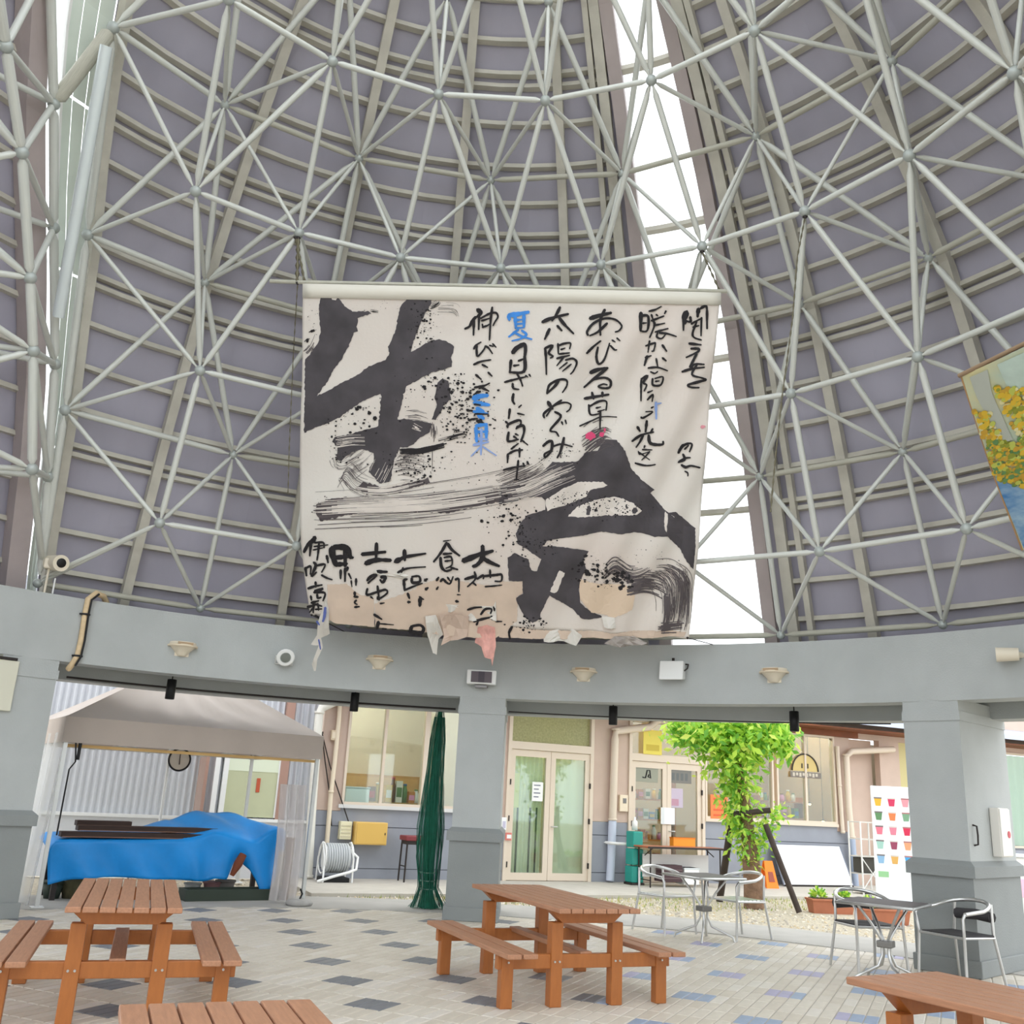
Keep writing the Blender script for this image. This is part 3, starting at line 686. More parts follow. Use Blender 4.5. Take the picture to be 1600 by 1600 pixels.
# counter and goods behind the first window
OCH = mat('ochre_wood', (186, 140, 60), .5, 0, .15, 6)
t = wthing('counter', 'ochre wooden counter inside the window beside the net', 'counter', (sA0 + sA1) / 2, .75, .03)
hw = (sA1 - sA0) / 2; bx('top', OCH, t, -hw, hw, -.28, .28, ZSIL + .02, ZSIL + .06); bx('front', OCH, t, -hw + .02, hw - .02, -.25, -.22, 0, ZSIL + .02); bx('end', OCH, t, -hw, -hw + .03, -.25, .25, 0, ZSIL + .02); bx('end', OCH, t, hw - .03, hw, -.25, .25, 0, ZSIL + .02)
ITM = [mat('item_' + n_, c_, .55) for n_, c_ in (('yellow', (214, 176, 50)), ('brown', (120, 76, 36)), ('white', (232, 230, 220)), ('red', (176, 60, 50)), ('green', (96, 130, 70)), ('amber', (190, 120, 40)), ('blue', (70, 110, 160)), ('pinkish', (224, 150, 190)))]
ITN = ['yellow', 'brown', 'white', 'red', 'green', 'amber', 'blue', 'pink']
def jar(label, s, y, z, k, h=.16, r=.05, group=None):
    t = wthing('jar', label, 'jar', s, y, z, group)
    MB().lathe([(.0, 0), (r, 0), (r, h * .75), (r * .65, h * .88), (r * .65, h)], 12).build('body', ITM[k], t); MB().lathe([(.0, 0), (r * .7, 0), (r * .7, h * .12), (0, h * .12)], 12, (0, 0, h)).build('lid', ITM[(k + 2) % 8], t)
def carton(label, s, y, z, k, w_=.12, h=.14, group=None):
    t = wthing('carton', label, 'box', s, y, z, group)
    bx('body', ITM[k], t, -w_ / 2, w_ / 2, -w_ / 2, w_ / 2, 0, h); bx('print', ITM[(k + 2) % 8], t, -w_ / 2 + .01, w_ / 2 - .01, -w_ / 2 - .003, -w_ / 2, h * .25, h * .7)
zc = ZSIL + .09
for k, (x, kind, c_, h) in enumerate(((570, 'j', 5, .2), (580, 'c', 1, .26), (589, 'j', 0, .3), (606, 'c', 0, .3), (613, 'j', 1, .4), (622, 'c', 2, .38), (632, 'j', 4, .3), (642, 'c', 5, .2), (650, 'j', 2, .22))):
    s = S(x, 1240, -.7)
    (jar if kind == 'j' else carton)('%s %s on the ochre counter behind the tall window' % (ITN[c_], 'jar' if kind == 'j' else 'box'), s, .7, zc, c_, h=h, group='goods on the ochre counter')
t = wthing('storage_box', 'white plastic box standing inside the lower corner of the tall window', 'box', S(555, 1246, -.3), .3, ZSIL + .04)
bx('body', WHITE, t, -.22, .22, -.12, .12, 0, .26, .015); bx('lid', mat('lid_grey', (206, 210, 212), .5), t, -.23, .23, -.13, .13, .26, .29, .01)
t = wthing('wall_cabinet', 'brown wooden cabinet at the back of the room behind the tall window', 'cabinet', (sA0 + sA1) / 2, 3.1, .03)
bx('body', mat('tan_wood', (182, 146, 88), .6, 0, .1, 5), t, -1.6, 1.7, -.2, .18, 0, 1.75); 
for k in range(4): bx('door', mat('tan_door', (196, 160, 100), .6, 0, .1, 5), t, -1.58 + k * .82, -.80 + k * .82, -.225, -.2, .05, 1.7)
# shop shelves and goods behind the second door and the logo window
def shelf_unit(label, s, y, w_, zs, h, m_):
    t = wthing('shelf_unit', label, 'shelf', s, y, .03)
    for q in (-w_ / 2, w_ / 2 - .03): bx('side', m_, t, q, q + .03, -.18, .18, 0, h)
    for z_ in zs: bx('shelf_board', m_, t, -w_ / 2 + .03, w_ / 2 - .03, -.18, .18, z_ - .03, z_)
    return t
ORW = mat('orange_wood', (176, 112, 56), .5, 0, .15, 6)
rg = random.Random(11); used_goods = set()
for (lab, s, w_, zs, h, what) in (('wooden shop shelf seen through the glazed shop door', (sE0 + sE1) / 2, 1.5, (.35, .75, 1.15, 1.55), 1.9, 'shop door'), ('orange wooden shelf behind the logo window', (sC0 + sC1) / 2, 1.3, (.6, .95, 1.3, 1.65), 1.75, 'logo window')):
    shelf_unit(lab, s, .95, w_, zs, h, ORW)
    for li, z_ in enumerate(zs):
        x = -w_ / 2 + .12
        while x < w_ / 2 - .1:
            hh = rg.uniform(.12, .26); k, nm = rg.randrange(8), rg.random()
            while (what, li, k, nm < .5) in used_goods: k, nm = rg.randrange(8), rg.random()
            used_goods.add((what, li, k, nm < .5))
            (jar if nm < .5 else carton)('%s %s on the %s shelf board behind the %s' % (ITN[k], 'jar' if nm < .5 else 'box', ('lowest', 'second', 'third', 'topmost')[li], what), s + x, .92, z_ + .03, k, h=hh, group='goods behind the ' + what); x += rg.uniform(.13, .19)
for k, (x, y) in enumerate(((1265, 1256), (1286, 1283))):
    s, z_ = fl(x, y, -.45); t = wthing('warm_lamp', ('small warm lamp glowing above the goods in the logo window', 'small warm lamp glowing low in the logo window')[k], 'lamp', s, .45, z_)
    MB().lathe([(0, -.03), (.022, -.022), (.03, 0), (.022, .022), (0, .03)], 12).build('bulb', mat('warm_bulb', (255, 196, 110), .4, emit=14), t); MB().lathe([(.0, .03), (.05, .015), (.055, 0), (.0, .04)], 12).build('cap', DARK, t)
    MB().tube([(0, 0, .03), (0, 0, ZT + .6 - z_)], .005, 6).build('cord', DARK, t)
# fluorescent lights added out of sight to brighten the rooms
for lab, s, y_ in (('fluorescent light added unseen in the room behind the tall window', (sA0 + sA1) / 2, 1.6), ('fluorescent light added unseen in the room behind the curtained door', (sD0 + sD1) / 2, 1.2), ('fluorescent light added unseen in the shop behind the glazed door', (sE0 + sE1) / 2, 1.0), ('fluorescent light added unseen in the shop behind the logo window', (sC0 + sC1) / 2, 1.0)):
    t = wthing('ceiling_lamp', lab, 'added light', s, y_, ZT + .5, 'fluorescent lights added to the rooms')
    bx('tray', WHITE, t, -.62, .62, -.09, .09, .04, .07); MB().tube([(-.58, 0, .02), (.58, 0, .02)], .02, 10).build('tube_lamp', mat('fill', (255, 240, 214), .4, emit=90), t)
# round logo on the window : ring, name band, filled disc
s, z_ = fl(1258, 1205, 0); t = wthing('window_logo', 'round ring logo with a name band on the shop window', 'sign', s, -.004, z_)
MB().tube([(.36 * cos(pi * k / 20), 0, .36 * sin(pi * k / 20)) for k in range(21)], .018, 8).build('ring', mat('logo_dark', (58, 54, 48), .6), t)
MB().add([(.35 * cos(pi * k / 20), .004, .35 * sin(pi * k / 20)) for k in range(21)], [tuple(range(21))]).build('disc', mat('logo_cream', (206, 184, 120), .6), t)
for k in range(3): bx('mark', MATS['logo_dark'], t, -.10 + .08 * k, -.07 + .08 * k, -.006, .002, .06, .16 + .06 * (k == 1))
bx('name_band', mat('logo_band', (120, 112, 104), .6), t, -.42, .42, -.012, -.002, -.14, -.02)
for k in range(8): bx('letter', mat('logo_letter', (196, 188, 172), .6), t, -.36 + .09 * k, -.30 + .09 * k, -.016, -.012, -.12 + .02 * (k % 2), -.04)
# ---- things fixed to the wall
def wbox(name, label, cat, x0, y0, x1, y1, m_, dep=.1, extra=None, group=None, d0=0.):
    s0, s1 = S(x0, (y0 + y1) / 2, d0), S(x1, (y0 + y1) / 2, d0); z0, z1 = Z((x0 + x1) / 2, y1, d0), Z((x0 + x1) / 2, y0, d0)
    t = wthing(name, label, cat, (s0 + s1) / 2, -d0, z0, group); w_ = (s1 - s0) / 2
    bx('body', m_, t, -w_, w_, -dep, -.002, 0, z1 - z0, .008)
    if extra: extra(t, w_, z1 - z0, dep)
    body = t.children[0]
    for o_ in list(t.children)[1:]: o_.parent = body
    return t
def lidline(t, w_, h, dep): bx('cover', mat('box_cover', (216, 176, 92), .5), t, -w_ + .015, w_ - .015, -dep - .012, -dep, .015, h - .015, .004); bx('latch', DARK, t, w_ - .05, w_ - .035, -dep - .02, -dep - .012, h * .45, h * .55)
wbox('electric_box', 'large ochre electric box on the grey blue wainscot', 'electric box', 550, 1284, 599, 1319, mat('ochre_box', (226, 190, 112), .5), .22, lidline)
def louvre(t, w_, h, dep):
    for k in range(4): bx('louvre', mat('louvre_cream', (214, 206, 176), .5), t, -w_ + .02, w_ - .02, -dep - .01, -dep, h * (.15 + .2 * k), h * (.15 + .2 * k) + .02)
wbox('junction_box', 'small cream junction box beside the ochre electric box', 'electric box', 528, 1283, 546, 1311, mat('cream_box', (226, 220, 186), .5), .14, louvre)
wbox('meter_box', 'small beige square box high on the pink wall', 'electric box', 516, 1141, 526, 1157, mat('beige_box', (214, 196, 168), .5), .07, lambda t, w_, h, d: bx('plate', CREAM, t, -w_ * .7, w_ * .7, -d - .006, -d, h * .2, h * .8))
wbox('intercom', 'cream intercom with a grey window between the two double doors', 'intercom', 966, 1242, 979, 1268, CREAM, .06, lambda t, w_, h, d: bx('screen', mat('grey_screen', (120, 118, 116), .4), t, -w_ * .25, w_ * .55, -d - .006, -d, h * .5, h * .8))
wbox('door_notice', 'white paper notice taped on the curtained door', 'notice', 831, 1222, 848, 1252, WHITE, .012, lambda t, w_, h, d: [bx('print_line', mat('print_grey', (120, 124, 136), .7), t, -w_ * .7, w_ * (.2 + .3 * (k % 2)), -d - .003, -d, h * (.2 + .2 * k), h * (.2 + .2 * k) + .02) for k in range(4)], d0=.02)
wbox('wall_plate', 'narrow white plate beside the curtained door', 'plate', 783, 1277, 791, 1297, WHITE, .02, lambda t, w_, h, d: bx('print', mat('print_lilac', (190, 186, 206), .7), t, -w_ * .6, w_ * .6, -d - .003, -d, h * .15, h * .7), d0=.05)
wbox('red_mark_plate', 'small plate with a red frame under the narrow white plate', 'plate', 789, 1301, 799, 1313, mat('red_plate', (206, 120, 110), .6), .02, lambda t, w_, h, d: bx('centre', WHITE, t, -w_ * .55, w_ * .8, -d - .003, -d, h * .25, h * .75), d0=.05)
wbox('yellow_poster', 'yellow poster hung in the light above the shop door', 'poster', 1005, 1141, 1034, 1179, mat('yellow_paper', (224, 208, 96), .7), .01, lambda t, w_, h, d: bx('print', mat('yellow_print', (196, 176, 70), .7), t, -w_ * .7, w_ * .7, -d - .002, -d, h * .15, h * .4), d0=.05)
wbox('orange_poster', 'orange menu poster on the shop window behind the vine tree', 'poster', 1110, 1242, 1137, 1280, mat('orange_paper', (240, 130, 76), .7), .01, lambda t, w_, h, d: [bx('print', mat('orange_print', (214, 96, 60), .7), t, -w_ * .7, w_ * .7, -d - .002, -d, h * (.12 + .22 * k), h * (.2 + .22 * k)) for k in range(4)], d0=.03)
wbox('door_paper', 'blank white paper on the meeting stile of the shop door', 'notice', 1032, 1262, 1054, 1288, WHITE, .012, lambda t, w_, h, d: bx('fold', mat('paper_shadow', (214, 220, 222), .7), t, -w_ * .9, -w_ * .5, -d - .003, -d, 0, h), d0=.03)
wbox('pink_display', 'pink toy packaging on show behind the shop door', 'display', 1046, 1232, 1066, 1262, mat('pink_card', (236, 176, 214), .6), .03, lambda t, w_, h, d: bx('print', mat('pink_print', (226, 92, 140), .6), t, -w_ * .8, w_ * .3, -d - .003, -d, h * .1, h * .45), d0=-.12)
wbox('letter_decal', 'dark lettering strip across the top of the shop door glass', 'sign', 985, 1200, 1028, 1222, mat('decal_tan', (150, 138, 112), .7), .01, lambda t, w_, h, d: MB().tube([(-.05, -d - .004, h * .35), (.02, -d - .004, h * .3), (.06, -d - .004, h * .85), (.12, -d - .004, h * .85), (.14, -d - .004, h * .3), (.08, -d - .004, h * .4), (.1, -d - .004, h * .55)], .014, 6).build('letter', BLACK, t), d0=-.03)
wbox('name_decal', 'brown shop name strip across the top of the other door leaf', 'sign', 1046, 1203, 1080, 1224, mat('decal_brown', (104, 84, 68), .7), .01, lambda t, w_, h, d: [bx('letter', mat('decal_light', (60, 50, 42), .7), t, -w_ * .8 + k * w_ * .4, -w_ * .55 + k * w_ * .4, -d - .003, -d, h * .2, h * .75) for k in range(4)], d0=-.03)
wbox('orange_crate', 'orange display crate behind the folding table', 'crate', 1046, 1308, 1080, 1324, mat('orange_crate', (244, 150, 40), .5), .14, lambda t, w_, h, d: bx('rim', mat('orange_rim', (226, 126, 26), .5), t, -w_ - .006, w_ + .006, -d - .006, 0, h - .02, h), d0=.30)
def pipe(name, label, cat, pts, r, m_, group=None, d=.06):
    P = [V((S(x, y, d), -d, Z(x, y, d))) for x, y in pts]; t = wthing(name, label, cat, P[-1].x, 0, P[-1].z, group); o = P[-1].copy(); o.y = 0
    MB().tube([q - o for q in P], r, 12).build('pipe', m_, t)
    for q in (P[len(P) // 2], P[-1]): MB().lathe([(r * 1.02, -.02), (r * 1.18, -.02), (r * 1.18, .02), (r * 1.02, .02)], 12, q - o + V((0, 0, .03))).build('collar', m_, t)
    return t
PIPEW = mat('white_pipe', (226, 224, 214), .45); PIPEB = mat('pale_blue_pipe', (196, 204, 222), .45)
pipe('downpipe', 'thick white downpipe at the corner of the pink wall beside the tent', 'downpipe', [(533, 1093), (520, 1098), (503, 1106), (499, 1116), (496, 1150), (487, 1270), (481, 1372)], .075, PIPEW, d=.12)
pipe('conduit_pipe', 'thin cream conduit running down the pink wall', 'conduit', [(531, 1096), (530, 1120), (523, 1190), (517, 1240), (513, 1290), (510, 1325)], .04, CREAM)
tdp = pipe('downpipe', 'straight downpipe, cream above and pale blue below, between the double doors', 'downpipe', [(1032, 1122), (1015, 1136), (962, 1142), (961, 1155), (957, 1283)], .075, FRM, d=.1)
_o = V((S(957, 1283, .1), 0, Z(957, 1283, .1)))
MB().tube([V((S(x, y, .1), -.1, Z(x, y, .1))) - _o for x, y in ((957, 1281), (955, 1340), (953, 1376))], .078, 12).build('lower_pipe', PIPEB, tdp)
tdp = pipe('downpipe', 'cream downpipe with a long top bend right of the logo window', 'downpipe', [(1396, 1171), (1330, 1174), (1322, 1182), (1326, 1260), (1331, 1310)], .07, FRM, d=.15)
_o = V((S(1331, 1310, .15), 0, Z(1331, 1310, .15)))
MB().tube([V((S(x, y, .15), -.15, Z(x, y, .15))) - _o for x, y in ((1331, 1310), (1334, 1350), (1337, 1386))], .075, 12).build('lower_pipe', mat('grey_blue_pipe', (160, 172, 192), .5), tdp)
pipe('thin_downpipe', 'second thinner cream pipe beside the logo window frame', 'downpipe', [(1308, 1166), (1312, 1230), (1317, 1302)], .045, FRM, d=.08)
def cable(label, pts, d=.05):
    P = [V((S(x, y, d), -d, Z(x, y, d))) for x, y in pts]; o = P[0].copy(); t = wthing('cable', label, 'cable', o.x, 0, o.z, 'black cables on the pink wall'); o.y = 0
    MB().tube([q - o for q in P], .011, 6).build('wire', DARK, t); MB().box(-.02, .02, -.07, -.04, -.02, .02).build('clip', DARK, t)
cable('thin black cable slanting to the left on the pink wall', [(503, 1145), (508, 1190), (515, 1240), (518, 1290)])
cable('thin black cable slanting to the ochre box on the pink wall', [(503, 1145), (515, 1195), (535, 1255), (546, 1288)])
# right part of the building : blind, far window with curtains
wb('blind_panel', mat('ochre_blind', (200, 190, 140), .8), sR + 1.5, sR + 3.2, .0, ZT, .04, .1)
wb('recess_wall', PINK, sR, sR + .9, 0, ZT, .25, .4)
sF = sR + 4.6
opening('window', 5, sF, sF + 3.0, .9, ZT, [sF + 1.5], [], 'far window with pale curtains seen past the fire box column')
wains(sF, sF + 3.0, .9); wb('pier', PINK, sF + 3, sF + 6, 0, ZT, 0, .16)
curtain('curtain', sF + .1, sF + 2.9, .95, ZT - .05, .2, .04, 10, CURT, wall)
wb('room_back', ROOM, sR + 1, sF + 6, 0, ZT, 1.2, 1.3)
# ---- concrete apron along the wall
ap = MB().box(sL - .5, sR + 6, -2.3, 0, -.028, .02).build('apron', mat('apron_concrete', (188, 183, 173), .85, 0, .06, 4, .2, 60), ground); ap.location = WA; ap.rotation_euler = (0, 0, WANG)
gm = MB(); rg2 = random.Random(9)
for k in range(1500):
    u = rg2.random(); s = -1.2 + 9.5 * u; y_ = -2.4 - rg2.random() ** 1.5 * 1.6; c = loc(s, y_, -.03)
    if hypot(c.x - CX, c.y - CY) < 9.3: continue
    h = rg2.uniform(.02, .07); a_ = rg2.uniform(0, 6.28); w_ = .008; dx = V((cos(a_), sin(a_), 0))
    gm.add([c - dx * w_, c + dx * w_, c + V((cos(a_ + 1) * h * .4, sin(a_ + 1) * h * .4, h))], [(0, 1, 2)], False, rg2.randrange(2))
go = gm.build('grass_blades', [mat('dry_grass', (190, 184, 110), .8), mat('green_grass', (140, 160, 80), .8)], ground); go['kind'] = 'stuff'

# ---- corrugated warehouse wall behind the tent
wh = link('wall_left', None); struct(wh); wh.location = WA; wh.rotation_euler = (0, 0, WANG); wh['label'] = 'white corrugated metal wall behind the canopy tent'
CORR = mat('corrugated_white', (200, 203, 208), .45, .2)
NWV = 66
MB().grid(lambda u, v: (-7.0 + u * (7.0 + sL - .05), .06 + .022 * sin(u * NWV * 2 * pi), .9 + v * 3.6), NWV * 8, 1).build('corrugated_sheet', CORR, wh)
bx('base_band', mat('band_white', (206, 208, 212), .6), wh, -7.0, sL - .05, -.02, .14, 0, .9); bx('sill_strip', WHITE, wh, -7.0, sL - .05, -.06, 0, .88, .93)
for x in (446, 321): bx('post', mat('dull_pink_post', (170, 136, 122), .7), wh, S(x, 1180) - .07, S(x, 1180) + .07, -.06, .05, .93, 4.4)
w6 = link('window_6', None); struct(w6); w6.location = WA; w6.rotation_euler = (0, 0, WANG); w6['label'] = 'wide window with a green beige blind behind the tent'
a_, b_ = S(340, 1225), S(432, 1225); z0, z1 = .95, Z(390, 1178)
bx('frame', WHITE, w6, a_ - .08, a_, -.05, .05, z0, z1); bx('frame', WHITE, w6, b_, b_ + .06, -.05, .05, z0, z1); bx('frame', WHITE, w6, a_, b_, -.05, .05, z1 - .05, z1); bx('mullion', WHITE, w6, a_ + .06, a_ + .14, -.05, .05, z0, z1 - .05)
bx('blind', mat('green_beige_blind', (192, 196, 162), .8, 0, .05, 2), w6, a_ + .14, b_, -.03, -.01, z0, z1 - .28); bx('blind_top', mat('blind_top', (222, 230, 206), .7), w6, a_ + .14, b_, -.035, -.01, z1 - .28, z1 - .05)
bx('tag', mat('tag_red', (190, 90, 60), .6), w6, S(403, 1225) - .03, S(403, 1225) + .03, -.04, -.03, Z(403, 1238), Z(403, 1216))

# ================================================================ CANOPY TENT AND WHAT STANDS UNDER IT
FLp, FRp = at_z(57, 1418), at_z(472, 1411)
TU = (FRp - FLp); TW = TU.length; TU.normalize(); TD = V((-TU.y, TU.x, 0)); TANG = atan2(TU.y, TU.x)
def tl(x, y, dep=0.):                                            # pixel -> tent-local point on the plane dep metres behind the front legs
    p = at_plane(x, y, FLp + TD * dep, TD) - FLp; return V((p.dot(TU), dep, p.z))
tent = thing('canopy_tent', 'white pop-up canopy tent standing outside the hall over a blue tarp', 'tent', FLp, TANG)
zE = .5 * (tl(112, 1124).z + tl(497, 1147).z); zV = .5 * (tl(112, 1167).z + tl(490, 1180).z); DEP = 2.7
ALUP = mat('tent_pole', (206, 208, 206), .35, .5)
FAB = mat('tent_fabric', (206, 196, 188), .85, 0, .05, 3, translucent=.35); FABV = mat('tent_valance', (190, 178, 168), .85, 0, .05, 3, translucent=.2)
cs = [V((-.05, -.05, zE)), V((TW + .05, -.05, zE)), V((TW + .05, DEP, zE)), V((-.05, DEP, zE))]; apex = V((TW / 2, DEP / 2, zE + 1.0))
for k in range(4):
    a_, b_ = cs[k], cs[(k + 1) % 4]
    def fn(u, v, a_=a_, b_=b_):
        p = (a_.lerp(b_, u)).lerp(apex, v); s = sin(pi * v) * (.16 + .03 * sin(u * 30 + v * 9)) * (sin(pi * u) ** .6 if 0 < u < 1 else 0)
        return p - V((0, 0, s))
    MB().grid(fn, 28, 12).build('roof_slope', FAB, tent)
    nrm = (b_ - a_).cross(V((0, 0, 1))).normalized()
    MB().grid(lambda u, v, a_=a_, b_=b_, nrm=nrm: a_.lerp(b_, u) + nrm * (.015 * sin(u * 22) * v) - V((0, 0, v * (zE - zV))), 30, 3).build('valance', FABV, tent)
for x, y in ((0, 0), (TW, 0), (TW, DEP - .05), (0, DEP - .05)):
    lg = bx('leg', ALUP, tent, x - .022, x + .022, y - .022, y + .022, 0.01, zE); bx('foot_plate', WHITE, lg, x - .07, x + .07, y - .07, y + .07, 0, .012)
for y in (0, DEP - .05):
    b_ = MB()
    for q in range(4): b_.tube([(TW * q / 4, y, zV + .0 + .14 * (q % 2)), (TW * (q + 1) / 4, y, zV + .14 * ((q + 1) % 2))], .013, 6); b_.tube([(TW * q / 4, y, zV + .14 * ((q + 1) % 2)), (TW * (q + 1) / 4, y, zV + .14 * (q % 2))], .013, 6)
    b_.build('scissor_truss', ALUP, tent)
bx('front_bar', mat('yellowed_bar', (206, 170, 110), .6), tent, .0, TW, .02, .05, zV - .05, zV - .015)
# clear vinyl side curtains
VIN = mat('clear_vinyl', (222, 222, 218), .25, alpha=.42)
MB().grid(lambda u, v: (-.02 + .05 * sin(u * 16) - (1 - v) * .10, .0 + u * 1.3, .02 + v * (zV + .1)), 30, 6).build('side_curtain', VIN, tent)
p0, p1 = tl(438, 1225, .05), tl(478, 1400, .05)
MB().grid(lambda u, v: (p0.x + .02 + u * .36 + .02 * sin(v * 4), .06 + .05 * sin(u * 18), .03 + v * (p0.z - .03)), 30, 6).build('rolled_curtain', mat('cloudy_vinyl', (206, 200, 198), .4, alpha=.75), tent)
MB().grid(lambda u, v: (.15 + u * (TW - .9), DEP - .12 + .01 * sin(u * 12), .55 + v * (zV - .5)), 20, 2).build('back_curtain', mat('hazy_vinyl', (210, 212, 210), .25, alpha=.30), tent)
MB().tube([(.16, -.03, zE - .25), (.16, -.035, zE - .5)], .02, 6).build('strap', BLACK, tent)
MB().tube([tl(118, 1140) + V((0, -.04, 0)), tl(117, 1190) + V((0, -.04, 0)), tl(107, 1202) + V((0, -.04, 0)), tl(88, 1305) + V((0, -.02, 0))], .010, 6).build('strap_cord', BLACK, tent)
def tthing(name, label, cat, p, group=None, rz=0): return thing(name, label, cat, FLp + TU * p.x + TD * p.y + V((0, 0, p.z)), TANG + rz, group)
# clock on an inner pole
p = tl(280, 1187, 1.9); t = tthing('wall_clock', 'round clock with a black rim hanging inside the tent', 'clock', p)
MB().tube([(0, -.02, 0), (0, .02, 0)], .155, 28).build('face', mat('clock_face', (196, 186, 170), .5), t)
MB().tube([(.155 * cos(pi * k / 16), -.022, .155 * sin(pi * k / 16)) for k in range(33)], .014, 8).build('rim', BLACK, t)
MB().tube([(0, -.028, -.01), (.0, -.028, .10)], .006, 6).build('minute_hand', DARK, t); MB().tube([(0, -.028, .01), (.005, -.028, -.07)], .007, 6).build('hour_hand', DARK, t)
q0, q1 = tl(266, 1172, 1.95), tl(249, 1290, 1.95); t = tthing('tent_pole', 'thin white inner pole behind the round clock', 'pole', V((q0.x, 1.95, 0)))
MB().tube([(0, 0, 0), (0, 0, zV + .1)], .02, 8).build('pole', WHITE, t); MB().lathe([(.0, 0), (.06, 0), (.06, .02), (.02, .03)], 12).build('foot', WHITE, t)
# blue tarp draped over a long bench
BLUE = mat('blue_tarp', (24, 142, 222), .38, 0, .12, 2.0, .25, 9)
TP = [(74, 1330, 1382), (84, 1314, 1380), (110, 1312, 1374), (160, 1313, 1370), (220, 1313, 1372), (262, 1313, 1374), (300, 1312, 1376), (318, 1306, 1377), (335, 1299, 1372), (352, 1302, 1374), (370, 1310, 1340), (392, 1315, 1362), (402, 1312, 1392), (416, 1300, 1390), (432, 1293, 1370), (445, 1298, 1345)]
TOPB = [(74, 1308), (84, 1300), (160, 1298), (235, 1294), (262, 1285), (300, 1276), (330, 1268), (352, 1268), (375, 1270), (400, 1276), (420, 1282), (432, 1290), (445, 1297)]
def tabl(tab, x): return lerp_tab(tab, x)
fr_t = [(a, b) for a, b, c in TP]; fr_b = [(a, c) for a, b, c in TP]
DT = .55
def tarp(u, v):
    x = 74 + u * (445 - 74)
    if v < .55:                                                 # hanging front
        k = v / .55; y = tabl(fr_b, x) * (1 - k) + tabl(fr_t, x) * k
        w_ = .05 * sin(u * 26 + 2 * k) * (1 - k) + .10 * (u > .6) * sin(u * 40) * (1 - k) * .5
        p = tl(x, y, DT); return V((p.x, DT - .04 + w_, p.z))
    k = (v - .55) / .45; y0 = tabl(fr_t, x); y1 = tabl(TOPB, x)
    dp = DT + .75 * k; zf = tl(x, y0, DT).z; p1_ = tl(x, y1, DT + .75); z_ = zf + (p1_.z - zf) * (k ** .7) + .02 * sin(u * 33 + k * 5) * (u > .55)
    xx = tl(x, y0, DT).x; return V((xx + .05 * sin(k * 3) * (u > .8), dp, z_))
t = tthing('blue_tarp', 'creased bright blue tarp draped over a long bench under the tent', 'tarp', V((0, 0, 0)))
o = MB().grid(tarp, 60, 26).build('sheet', BLUE, t); sm = o.modifiers.new('thick', 'SOLIDIFY'); sm.thickness = .006
MB().tube([tl(380, 1335, DT - .1), tl(372, 1350, DT - .12), tl(362, 1368, DT - .1)], [.05, .06, .03], 8).build('torn_brown_fold', mat('brown_cloth', (120, 62, 36), .7), t)
# bench carrying the tarp
pa, pb_ = tl(84, 1315, DT), tl(440, 1330, DT); zb = pa.z - .03
t = tthing('work_bench', 'long dark bench hidden under the blue tarp', 'bench', V(((pa.x + pb_.x) / 2, DT + .4, 0)))
hw = (pb_.x - pa.x) / 2 - .06; bx('top', DARK, t, -hw, hw, -.30, .34, zb - .06, zb - .02)
for x in (-hw + .05, hw - .05):
    for y in (-.27, .3): bx('leg', DARK, t, x - .03, x + .03, y - .03, y + .03, 0, zb - .06)
# dark planks stacked on the tarp
for k, (x0, x1, y_, lab, dz) in enumerate(((92, 330, 1304, 'long dark weathered plank lying on the blue tarp', 0.), (118, 335, 1293, 'second dark weathered plank stacked on the long one on the tarp', .075), (115, 200, 1290, 'short dark board on top of the plank stack', .13))):
    q0, q1 = tl(x0, y_, DT + .15 + .1 * k), tl(x1, y_, DT + .15 + .1 * k); t = tthing('plank', lab, 'plank', V(((q0.x + q1.x) / 2, DT + .10 + .07 * k, zb + .085 + dz)), 'dark planks on the tarp')
    w_ = (q1.x - q0.x) / 2; bx('board', mat('dark_wood', (58, 42, 36), .7, 0, .2, 8, stretch=(1, 8, 8)), t, -w_, w_, -.09, .09, 0, .065, .004); bx('pale_edge', mat('pale_edge_wood', (128, 96, 80), .7), t, -w_ * .98, w_ * .98, -.094, -.09, .0, .012)
# clutter under the bench
DK = mat('dark_green_plastic', (52, 62, 52), .6)
for x, y, r, lab, m_ in ((80, 1402, .13, 'dark round pot under the tarp by the curtain', DK), (112, 1404, .17, 'mossy brown flower pot under the tarp', mat('mossy_pot', (84, 80, 56), .9, 0, .3, 9)), (300, 1392, .11, 'pale bucket under the tarp behind the plank table', mat('pale_bucket', (176, 176, 170), .6)), (330, 1394, .12, 'dull pink pot under the tarp', mat('dull_pink_pot', (150, 110, 106), .8)), (350, 1396, .13, 'grey stone pot under the tarp', mat('stone_pot', (118, 112, 106), .9))):
    q = tl(x, y, .88); t = tthing('flower_pot', lab, 'pot', V((q.x, .88, 0)))
    MB().lathe([(.0, 0), (r * .7, 0), (r, r * 1.5), (r * .9, r * 1.5), (r * .62, .03)], 16).build('pot', m_, t); MB().lathe([(r * .9, r * 1.42), (r * 1.08, r * 1.42), (r * 1.08, r * 1.6), (r * .9, r * 1.6)], 16).build('rim', m_, t)
q0, q1 = tl(285, 1405, .45), tl(440, 1405, .45); t = tthing('plastic_trough', 'long dark green plastic trough on the ground under the tarp', 'trough', V(((q0.x + q1.x) / 2, .5, 0)))
w_ = (q1.x - q0.x) / 2
for nm, (x0, x1, y0, y1, z0, z1) in (('bottom', (-w_, w_, -.15, .15, 0, .02)), ('front', (-w_, w_, -.17, -.14, 0, .14)), ('back', (-w_, w_, .14, .17, 0, .14)), ('end', (-w_, -w_ + .03, -.14, .14, 0, .14)), ('end', (w_ - .03, w_, -.14, .14, 0, .14))): bx(nm, DK, t, x0, x1, y0, y1, z0, z1)
